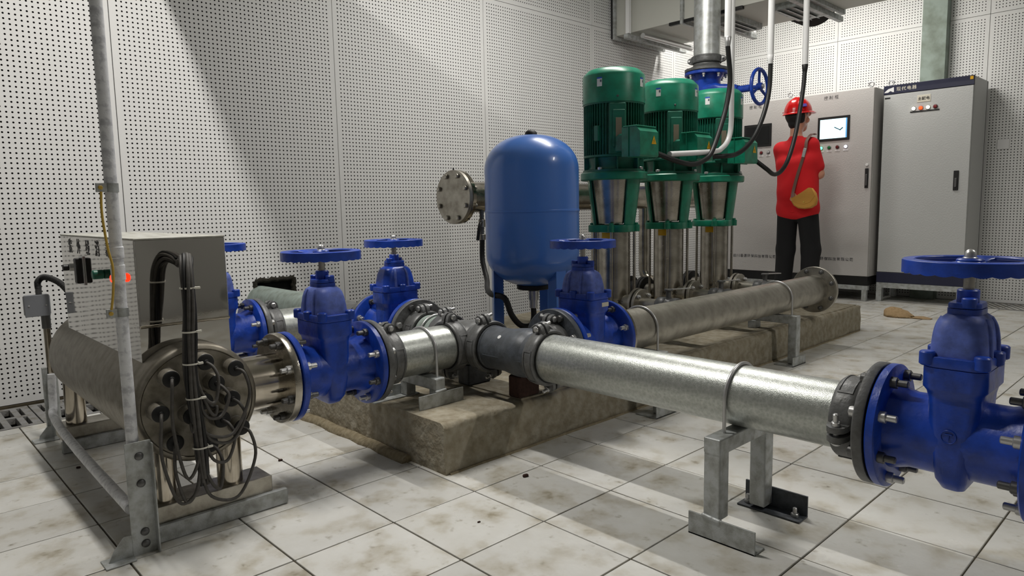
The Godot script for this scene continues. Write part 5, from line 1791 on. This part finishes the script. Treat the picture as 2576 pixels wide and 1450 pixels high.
func cabinets() -> void:
	var yb := 0.14
	# two joined control cabinets with screens
	for i in 2:
		var z0: float = [-1.36, -2.08][i]
		var z1: float = [-0.648, -1.364][i]
		var xf := 5.42
		var o := thing("control_cabinet", ["grey control cabinet with the lit touch screen, beside the navy-topped one", "grey control cabinet with the dark blank screen behind the pumps"][i], "cabinet", Vector3(xf, 0, (z0 + z1) / 2), "grey control cabinets")
		var h := (z1 - z0) / 2
		put("cabinet_body", MB.new().bx(0.018, 0.5, yb + 0.08, 1.86, -h, h, 0.006), M.cabred, o)
		var d := put("door", MB.new().bx(0.0, 0.017, yb + 0.083, 1.857, -h + 0.004, h - 0.004, 0.004), M.cabred, o)
		put("plinth_band", MB.new().bx(0.006, 0.5, yb, yb + 0.082, -h + 0.002, h - 0.002, 0.004), M.black, o)
		put("stand_rail", MB.new().bx(0.004, 0.044, yb - 0.04, yb, -h, h, 0.003), M.galv_plate, o)
		for s in [-1, 1]:
			put("stand_leg", MB.new().bx(0.004, 0.044, 0.0, yb - 0.038, s * (h - 0.03) - 0.02, s * (h - 0.03) + 0.02, 0.003), M.galv_plate, o)
			put("stand_leg", MB.new().bx(0.45, 0.49, 0.0, yb - 0.001, s * (h - 0.03) - 0.02, s * (h - 0.03) + 0.02, 0.003), M.galv_plate, o)
		eyebolt(o, 0.06, 1.862, h - 0.05)
		eyebolt(o, 0.06, 1.862, -h + 0.05)
		eyebolt(o, 0.44, 1.862, h - 0.05)
		var sz := 0.02 if i == 0 else 0.02
		var bz := put("screen_bezel", MB.new().bx(-0.008, 0.001, 1.43, 1.645, sz - 0.14, sz + 0.14, 0.004), M.black, o)
		var sm: Material = M.screen_off
		if i == 0:
			sm = glow(Color(0.78, 0.95, 1.0), 1.25)
		put("screen", MB.new().bx(-0.0095, -0.007, 1.452, 1.622, sz - 0.118, sz + 0.118, 0.001), sm, bz)
		if i == 0:
			var g := MB.new()
			g.box(facing(-0.0098, 1.535, sz + 0.035) * Transform3D(Basis(Vector3.BACK, -0.5), Vector3.ZERO), Vector3(0.06, 0.008, 0.0006), 0.0)
			g.box(facing(-0.0098, 1.53, sz + 0.07) * Transform3D(Basis(Vector3.BACK, 0.7), Vector3.ZERO), Vector3(0.035, 0.01, 0.0006), 0.0)
			put("screen_mark", g, mat(Color(0.2, 0.35, 0.42), 0.4), bz)
			put("screen_mark", MB.new().bx(-0.0101, -0.0094, 1.452, 1.622, sz + 0.108, sz + 0.118, 0.0), glow(Color(0.3, 0.6, 0.85), 0.6), bz)
		var cols: Array
		if i == 0:
			cols = [glow(Color(0.35, 1.0, 0.65), 3.0), mat(Color(0.05, 0.4, 0.2), 0.35), mat(Color(0.35, 0.06, 0.07), 0.35), glow(Color(0.93, 0.93, 1.0), 2.6)]
		else:
			cols = [mat(Color(0.4, 0.42, 0.4), 0.35), mat(Color(0.12, 0.35, 0.2), 0.35), mat(Color(0.42, 0.08, 0.1), 0.35), mat(Color(0.6, 0.6, 0.6), 0.35)]
		for k in 4:
			var z := 0.02 - 0.105 + 0.072 * k
			pilot(o, 0.0, 1.372, z, cols[k])
			put("tag_plate", MB.new().bx(-0.002, 0.001, 1.335, 1.35, z - 0.022, z + 0.022, 0.0), M.white, o)
		# handle
		put("latch", MB.new().bx(-0.006, 0.001, 1.0, 1.17, h - 0.055, h - 0.025, 0.003), M.black, d)
		put("latch_lever", MB.new().bx(-0.016, -0.004, 1.02, 1.12, h - 0.048, h - 0.032, 0.004), M.zincdark, d)
		put("lock_cap", MB.new().cyl(to(Vector3.LEFT, Vector3(0, 1.2, h - 0.04)), 0.012, -0.001, 0.012, 16, 0.003), M.white, d)
		var b := MB.new()
		var t := facing(-0.0004, 0.352, -0.215)
		letters(b, "四川蜀源环保科技有限公司", 0.034, t, 0.0008, 0.1)
		put("lettering", b, mat(Color(0.33, 0.33, 0.34), 0.6), o)
		b = MB.new()
		letters(b, "控制柜", 0.036, facing(-0.0004, 1.795, -0.075), 0.0008, 0.3)
		put("lettering", b, mat(Color(0.36, 0.36, 0.36), 0.6), o)
	# distribution cabinet with navy bands
	var xf2 := 5.53
	var o := thing("power_cabinet", "grey power cabinet with navy top band and four round lamps", "cabinet", Vector3(xf2, 0, -0.28))
	var h := 0.335
	var c := put("cabinet_body", MB.new().bx(0.018, 0.44, 0.17, 1.866, -h, h, 0.006), M.cab, o)
	put("side_seam", MB.new().bx(0.4, 0.404, 0.18, 1.86, h - 0.001, h + 0.002, 0.0), M.black, c)
	var d := put("door", MB.new().bx(0.0, 0.017, 0.262, 1.79, -h + 0.003, h - 0.003, 0.004), M.cab, o)
	put("top_band", MB.new().bx(-0.001, 0.017, 1.793, 1.867, -h, h, 0.003), M.navy, o)
	put("bottom_band", MB.new().bx(-0.001, 0.017, 0.17, 0.26, -h, h, 0.003), M.navy, o)
	put("stand_rail", MB.new().bx(0.004, 0.048, 0.12, 0.17, -h, h, 0.003), M.galv_plate, o)
	for s in [-1, 1]:
		put("stand_leg", MB.new().bx(0.004, 0.048, 0.0, 0.122, s * (h - 0.024) - 0.024, s * (h - 0.024) + 0.024, 0.003), M.galv_plate, o)
		put("stand_leg", MB.new().bx(0.39, 0.434, 0.0, 0.17, s * (h - 0.024) - 0.024, s * (h - 0.024) + 0.024, 0.003), M.galv_plate, o)
	eyebolt(o, 0.06, 1.868, -h + 0.04)
	var b := MB.new()
	letters(b, "现代电器", 0.036, facing(-0.0013, 1.813, -0.235), 0.0008, 0.12)
	put("lettering", b, M.label, o)
	# the winged emblem before the name
	b = MB.new()
	var wing := PackedVector2Array([Vector2(-0.045, 0.0), Vector2(-0.015, 0.0), Vector2(0.005, 0.012), Vector2(0.02, 0.002), Vector2(0.032, 0.0), Vector2(0.03, 0.042), Vector2(0.012, 0.036), Vector2(-0.012, 0.03), Vector2(-0.03, 0.016)])
	b.prism(wing, 0.0, 0.001, facing(-0.0012, 1.809, -0.285))
	put("emblem", b, M.white, o)
	put("corner_sticker", MB.new().bx(-0.003, 0.0, 1.835, 1.86, h - 0.03, h - 0.008, 0.0), M.yellow, o)
	put("name_plate", MB.new().bx(-0.002, 0.001, 1.757, 1.768, -h + 0.012, -h + 0.055, 0.0), M.black, d)
	var np := put("name_plate", MB.new().bx(-0.003, 0.001, 1.7, 1.758, -0.07, 0.03, 0.001), M.label, d)
	b = MB.new()
	letters(b, "主配电", 0.03, facing(-0.0034, 1.714, -0.067), 0.0006, 0.02)
	put("lettering", b, M.black, np)
	var cols := [glow(Color(1, 0.98, 0.9), 3.2), glow(Color(1.0, 0.25, 0.08), 2.4), glow(Color(1, 0.98, 0.85), 3.2), mat(Color(0.45, 0.06, 0.08), 0.35)]
	for k in 4:
		pilot(o, 0.0, 1.652, -0.094 + 0.054 * k, cols[k], 0.0145)
	put("lamp_strip", MB.new().bx(-0.003, 0.001, 1.62, 1.63, -0.12, 0.098, 0.0), M.black, d)
	put("latch", MB.new().bx(-0.008, 0.001, 0.96, 1.12, 0.225, 0.262, 0.004), M.black, d)
	put("latch_lever", MB.new().bx(-0.017, -0.006, 0.985, 1.06, 0.234, 0.252, 0.004), M.zincdark, d)

# ---------------------------------------------------------------- the worker
func worker() -> void:
	var wx := 5.0
	var o := thing("person", "person in red T-shirt and red hard hat, arms crossed, watching the screens from behind", "person", Vector3(wx, 0, -1.1))
	# joints relative to the root; he faces +X, his left is -Z
	var hipL := Vector3(0.0, 0.88, -0.09)
	var hipR := Vector3(0.0, 0.88, 0.085)
	var kneL := Vector3(0.03, 0.47, -0.115)
	var kneR := Vector3(0.035, 0.47, 0.11)
	var ankL := Vector3(-0.01, 0.085, -0.12)
	var ankR := Vector3(-0.01, 0.085, 0.115)
	var pel := Vector3(0, 0.93, 0)
	var chest := Vector3(0.005, 1.24, -0.015)
	var neck0 := Vector3(-0.005, 1.42, -0.03)
	var neck1 := Vector3(0.015, 1.54, -0.04)
	var shL := Vector3(0.0, 1.355, -0.165)
	var shR := Vector3(0.0, 1.375, 0.1)
	var elL := Vector3(0.1, 1.1, -0.18)
	var elR := Vector3(0.05, 1.125, 0.155)
	var wrL := Vector3(0.2, 1.16, -0.02)
	var wrR := Vector3(0.2, 1.135, 0.03)
	var head := Vector3(0.03, 1.615, -0.035)
	var body := [
		[pel + Vector3(0, 0, -0.05), pel + Vector3(0, 0, 0.05), 0.1, 0.1], [pel, chest, 0.1, 0.1],
		[chest + Vector3(0, 0, -0.06), chest + Vector3(0, 0, 0.06), 0.095, 0.095], [chest, neck0, 0.09, 0.05], [neck0, neck1, 0.054, 0.05],
		[shL, shR, 0.055, 0.055], [shL, elL, 0.046, 0.038], [shR, elR, 0.046, 0.038], [elL, wrL, 0.038, 0.026], [elR, wrR, 0.038, 0.026],
		[hipL, kneL, 0.075, 0.052], [hipR, kneR, 0.075, 0.052], [kneL, ankL, 0.052, 0.034], [kneR, ankR, 0.052, 0.034],
		[ankL, ankL + Vector3(0.12, -0.045, -0.01), 0.034, 0.025], [ankR, ankR + Vector3(0.12, -0.045, 0.015), 0.034, 0.025]]
	var b := MB.new()
	b.nets(body, 0.03, 0.013)
	# head turned a little to his right, with its features
	var fd := Vector3(0.95, 0.03, 0.3).normalized()
	var fs := fd.cross(Vector3.UP).normalized()
	var fu := fs.cross(fd).normalized()
	var hb := [
		[head + fu * 0.045 - fd * 0.015, head + fu * 0.045 + fd * 0.02, 0.082, 0.078], [head - fu * 0.02, head - fu * 0.075 + fd * 0.05, 0.07, 0.042], [head - fu * 0.03, neck1 - Vector3(0, 0.05, 0), 0.058, 0.05],
		[head + fd * 0.092 + fu * 0.01, head + fd * 0.112 - fu * 0.022, 0.009, 0.013], [head + fd * 0.08 + fu * 0.03 - fs * 0.05, head + fd * 0.08 + fu * 0.03 + fs * 0.05, 0.016, 0.016],
		[head + fd * 0.082 - fu * 0.052 - fs * 0.016, head + fd * 0.082 - fu * 0.052 + fs * 0.016, 0.012, 0.012]]
	for s in [-1, 1]:
		hb.append([head + fs * (0.078 * s) + fu * 0.022 - fd * 0.006, head + fs * (0.075 * s) - fu * 0.018 + fd * 0.0, 0.014, 0.01])
		hb.append([head + fs * (0.05 * s) - fu * 0.02 + fd * 0.05, head + fs * (0.045 * s) - fu * 0.022 + fd * 0.06, 0.024, 0.022])
	b.nets(hb, 0.016, 0.005)
	# hands tucked under the crossed arms
	for s in [-1, 1]:
		var w := wrL if s < 0 else wrR
		var e := elL if s < 0 else elR
		var d := (w - e).normalized()
		var up := Vector3.UP
		var n := d.cross(up).normalized()
		var hand := [[w - d * 0.02, w + d * 0.03, 0.026, 0.027], [w + d * 0.03 + up * 0.018, w + d * 0.075 + up * 0.024, 0.016, 0.015], [w + d * 0.03 - up * 0.018, w + d * 0.07 - up * 0.022, 0.016, 0.014]]
		for k in 4:
			var off := 0.028 - 0.019 * k
			var ln: float = [0.85, 1.0, 0.95, 0.78][k]
			var k0: Vector3 = w + d * 0.075 + up * off
			var k1: Vector3 = k0 + (d + n * 0.25 * s).normalized() * 0.038 * ln
			var k2: Vector3 = k1 + (d + n * 0.8 * s).normalized() * 0.026 * ln
			var k3: Vector3 = k2 + (d + n * 1.4 * s).normalized() * 0.02 * ln
			hand.append([k0, k1, 0.0092, 0.0086])
			hand.append([k1, k2, 0.0086, 0.008])
			hand.append([k2, k3, 0.008, 0.0068])
		hand.append([w + d * 0.03 + up * 0.028, w + d * 0.055 + up * 0.052, 0.012, 0.0105])
		hand.append([w + d * 0.055 + up * 0.052, w + d * 0.085 + up * 0.058, 0.0105, 0.008])
		b.nets(hand, 0.006, 0.0045)
	put("body", b, M.skin, o)
	# red T-shirt
	var shirt := [
		[Vector3(0.0, 0.83, -0.075), Vector3(0.0, 0.83, 0.07), 0.108, 0.108], [Vector3(0.0, 0.83, -0.07), Vector3(0.0, 1.22, -0.08), 0.109, 0.108], [Vector3(0.0, 0.83, 0.065), Vector3(0.0, 1.22, 0.055), 0.109, 0.108],
		[Vector3(0.0, 0.98, -0.06), Vector3(0.0, 1.2, 0.03), 0.115, 0.115],
		[Vector3(0.0, 1.22, -0.09), Vector3(0.0, 1.24, 0.06), 0.108, 0.108], [shL + Vector3(0, -0.03, 0.05), shR + Vector3(0, -0.03, -0.05), 0.09, 0.09],
		[shL, shR, 0.06, 0.06], [Vector3(-0.004, 1.33, -0.03), Vector3(-0.004, 1.425, -0.032), 0.09, 0.062],
		[shL, shL.lerp(elL, 0.72), 0.06, 0.058], [shR, shR.lerp(elR, 0.74), 0.06, 0.06]]
	b = MB.new()
	b.nets(shirt, 0.03, 0.012)
	put("shirt", b, M.red, o)
	var hem := []
	for k in 33:
		var a := TAU * k / 32
		hem.append(Vector3(cos(a) * 0.104, 0.806, sin(a) * 0.176 - 0.002))
	put("shirt_hem", MB.new().tube(hem, 0.008, 8), M.red, o)
	# dark trousers
	var tr := [
		[hipL, hipR, 0.085, 0.085], [hipL + Vector3(0, -0.08, 0), kneL, 0.088, 0.08], [hipR + Vector3(0, -0.08, 0), kneR, 0.088, 0.08],
		[kneL, ankL + Vector3(0, 0.0, 0), 0.08, 0.07], [kneR, ankR, 0.08, 0.07], [hipL + Vector3(-0.01, -0.07, 0.02), hipR + Vector3(-0.01, -0.07, -0.02), 0.088, 0.088]]
	b = MB.new()
	b.nets(tr, 0.025, 0.012)
	put("trousers", b, M.trousers, o)
	for s in [-1, 1]:
		var a := ankL if s < 0 else ankR
		b = MB.new()
		b.nets([[a + Vector3(-0.03, -0.045, 0), a + Vector3(0.15, -0.055, s * 0.02), 0.04, 0.034], [a + Vector3(0.0, -0.02, 0), a + Vector3(0.06, -0.035, 0), 0.044, 0.038]], 0.02, 0.007)
		put("shoe", b, M.black, o)
	# hair below the helmet
	b = MB.new()
	b.nets([[head + fu * 0.03 - fd * 0.03, head + fu * 0.05 - fd * 0.0, 0.084, 0.084], [head - fd * 0.035 - fu * 0.0, head - fd * 0.045 - fu * 0.045, 0.074, 0.05],
		[head - fs * 0.05 + fu * 0.01 - fd * 0.01, head - fs * 0.055 - fu * 0.02 - fd * 0.02, 0.035, 0.026], [head + fs * 0.05 + fu * 0.01 - fd * 0.015, head + fs * 0.055 - fu * 0.02 - fd * 0.02, 0.035, 0.026]], 0.02, 0.007)
	put("hair", b, M.hair, o)
	# hard hat
	var ht := Transform3D(Basis(fs, fu, -fd), head + fu * 0.045)
	var tilt := ht * Transform3D(Basis(Vector3.RIGHT, 0.06), Vector3.ZERO)
	var rings := []
	for k in 10:
		var a := k / 9.0 * PI / 2
		var ring := []
		var cr := cos(a) if k < 9 else 0.12
		for q in 40:
			var c := TAU * q / 40
			var ridge := 0.004 * maxf(0.0, 1.0 - absf(sin(c - PI / 2) * 0.0 + cos(c)) * 5.0) * sin(a)
			ring.append(tilt * Vector3(cos(c) * 0.106 * cr, sin(a) * 0.135 + ridge, sin(c) * 0.126 * cr))
		rings.append(ring)
	b = MB.new()
	b.loft(rings)
	# brim with a peak over the face
	var ri := []
	for yy in [[0.0, -0.004], [0.012, -0.01], [0.014, -0.006], [0.002, 0.006]]:
		var ring := []
		for q in 40:
			var c := TAU * q / 40
			var pk := 0.045 * pow(maxf(0.0, -sin(c)), 2.0)
			ring.append(tilt * Vector3(cos(c) * (0.106 + yy[0]), yy[1] - pk * 0.12 * (1.0 if yy[0] > 0.01 else 0.0), sin(c) * (0.126 + yy[0]) - (pk if yy[0] > 0.01 else 0.0)))
		ri.append(ring)
	b.loft(ri, false, false)
	var hm := put("hard_hat", b, M.helmet, o)
	var mk := MB.new()
	mk.box(tilt * Transform3D(Basis(Vector3.UP, -0.45) * Basis(Vector3.FORWARD, -0.5), Vector3(0.1, 0.055, 0.045)), Vector3(0.008, 0.03, 0.055), 0.003)
	put("hat_mark", mk, mat(Color(0.25, 0.16, 0.6), 0.4), hm)
	for k in 5:
		var c: float = [1.0, 1.6, 2.4, 0.4, 3.0][k]
		put("rivet", MB.new().cyl(to(tilt.basis * Vector3(cos(c), 0.15, sin(c)), tilt * Vector3(cos(c) * 0.112, 0.016, sin(c) * 0.131)), 0.006, -0.002, 0.004, 10), M.helmet, hm)
	# bag held on a strap over his right shoulder
	var g := thing("shoulder_bag", "mustard leather saddle bag on a brown strap at the person's hip", "bag", Vector3(wx - 0.15, 0.83, -0.965))
	var f := Transform3D(Basis(Vector3(0, 0, 1), Vector3(0, 1, 0), Vector3(-1, 0, 0)).rotated(Vector3.RIGHT, -0.12), Vector3.ZERO)
	var shape := PackedVector2Array([Vector2(-0.11, 0.1), Vector2(-0.112, 0.075), Vector2(-0.095, 0.04), Vector2(-0.06, 0.012), Vector2(-0.01, 0.0), Vector2(0.05, 0.0), Vector2(0.09, 0.02), Vector2(0.105, 0.06), Vector2(0.098, 0.12), Vector2(0.072, 0.165), Vector2(0.05, 0.17), Vector2(0.0, 0.145), Vector2(-0.06, 0.118)])
	b = MB.new()
	var rr := []
	for q in [[-0.026, 0.86], [-0.02, 0.97], [0.0, 1.0], [0.02, 0.97], [0.026, 0.86]]:
		var ring := []
		for p in shape:
			ring.append(f * Vector3(p.x * q[1], 0.08 + (p.y - 0.08) * q[1], q[0]))
		rr.append(ring)
	b.loft(rr)
	put("bag_body", b, M.leather, g)
	var flap := PackedVector2Array([Vector2(-0.112, 0.104), Vector2(-0.07, 0.062), Vector2(0.0, 0.04), Vector2(0.05, 0.05), Vector2(0.1, 0.1), Vector2(0.074, 0.168), Vector2(0.05, 0.173), Vector2(0.0, 0.149), Vector2(-0.06, 0.121)])
	b = MB.new()
	b.prism(flap, 0.024, 0.029, f, 50.0)
	put("flap", b, M.leather, g)
	put("clasp", MB.new().cyl(Transform3D(f.basis * Basis(Vector3.RIGHT, PI / 2), f * Vector3(0.0, 0.06, 0.03)), 0.007, -0.001, 0.004, 14), M.wire, g)
	var st := curve([Vector3(0.0, 0.1, -0.12), Vector3(0.022, 0.16, -0.122), Vector3(0.028, 0.28, -0.095), Vector3(0.03, 0.4, -0.06), Vector3(0.036, 0.5, -0.035), Vector3(0.06, 0.578, -0.035), Vector3(0.115, 0.632, -0.02), Vector3(0.17, 0.632, -0.01)], 6)
	b = MB.new()
	rr = []
	for k in st.size():
		var d: Vector3 = (st[mini(k + 1, st.size() - 1)] - st[maxi(k - 1, 0)]).normalized()
		var s2 := Vector3(0, 0, 1)
		s2 = (s2 - d * d.dot(s2)).normalized()
		var nn := d.cross(s2).normalized()
		rr.append([st[k] + s2 * 0.013 + nn * 0.002, st[k] - s2 * 0.013 + nn * 0.002, st[k] - s2 * 0.013 - nn * 0.002, st[k] + s2 * 0.013 - nn * 0.002])
	b.loft(rr)
	put("strap", b, M.strap, g)
	put("buckle", MB.new().box(Transform3D(Basis(Vector3.RIGHT, 0.22), Vector3(0.03, 0.475, -0.042)), Vector3(0.008, 0.075, 0.026), 0.002), M.galv_plate, g)

# ---------------------------------------------------------------- loose things
func clutter() -> void:
	var o := thing("wall_plate", "small blank white switch plate on the right-hand perforated wall", "wall plate", Vector3(6.02, 1.34, 0.173))
	put("cover_plate", MB.new().bx(-0.01, 0.002, -0.043, 0.043, -0.043, 0.043, 0.004), M.white, o)
	# torn scrap
	o = thing("scrap", "torn brown scrap of cardboard lying on the pale tiles", "scrap", Vector3(4.72, 0, -0.12))
	var b := MB.new()
	var r := RandomNumberGenerator.new()
	r.seed = 12
	var rings := []
	for k in 8:
		var z := lerpf(-0.14, 0.06, k / 7.0)
		var ring := []
		var hw: float = [0.03, 0.075, 0.08, 0.085, 0.08, 0.07, 0.05, 0.03][k]
		var hh: float = [0.06, 0.075, 0.075, 0.07, 0.06, 0.05, 0.03, 0.012][k]
		for p in [[-1.0, 0.0], [-0.95, 0.25], [-0.6, 0.8], [-0.1, 1.0], [0.5, 0.85], [0.9, 0.3], [1.0, 0.0]]:
			ring.append(Vector3(p[0] * hw + r.randf_range(-0.006, 0.006), maxf(0.0, p[1] * hh + r.randf_range(-0.005, 0.005)), z + r.randf_range(-0.008, 0.008)))
		rings.append(ring)
	b.loft(rings)
	put("crumpled_piece", b, M.card, o)
	b = MB.new()
	b.loft([[Vector3(-0.05, 0.0, 0.04), Vector3(-0.05, 0.006, 0.04), Vector3(0.05, 0.008, 0.05), Vector3(0.05, 0.0, 0.05)], [Vector3(-0.045, 0.0, 0.1), Vector3(-0.045, 0.012, 0.1), Vector3(0.04, 0.014, 0.11), Vector3(0.04, 0.0, 0.11)], [Vector3(-0.02, 0.0, 0.17), Vector3(-0.02, 0.004, 0.17), Vector3(0.02, 0.006, 0.175), Vector3(0.02, 0.0, 0.175)]])
	put("torn_flap", b, M.card, o)
	# bricks under the tees
	o = thing("brick", "dark red brick under the slate tee on the plinth", "brick", Vector3(0.735, PT + 0.006, -0.215))
	put("brick_body", MB.new().bx(-0.055, 0.055, 0.0, 0.083, -0.03, 0.03, 0.006), M.brick, o)
	o = thing("brick", "dark grey block wedged under the near grey tee", "brick", Vector3(0.735, PT + 0.006, -0.5))
	put("brick_body", MB.new().bx(-0.06, 0.06, 0.0, 0.085, -0.035, 0.035, 0.006), M.castdark, o)
	# small stones
	var spots := [[-0.006, -0.702, 0.008], [0.493, 0.032, 0.011], [0.167, 0.175, 0.005], [-0.535, -1.157, 0.007]]
	var says := ["dark pebble on the tile beside the sterilizer's near leg", "dark pebble on the tile below the plinth's long face", "tiny dark chip on the tile near the plinth corner", "dark pebble on the shaded tile beside the sloping conduit"]
	for i in 4:
		b = MB.new()
		var q: float = spots[i][2]
		b.nets([[Vector3(-q * 0.5, q * 0.45, 0), Vector3(q * 0.5, q * 0.4, q * 0.2), q * 0.55, q * 0.45], [Vector3(0, q * 0.3, -q * 0.3), Vector3(q * 0.2, q * 0.5, q * 0.2), q * 0.4, q * 0.5]], q * 0.2, q * 0.16)
		var m := put("pebble", b, M.brick, self)
		m.position = Vector3(spots[i][0], -0.0005, spots[i][1])
		tag(m, says[i], "pebble", "pebbles on the tiles")
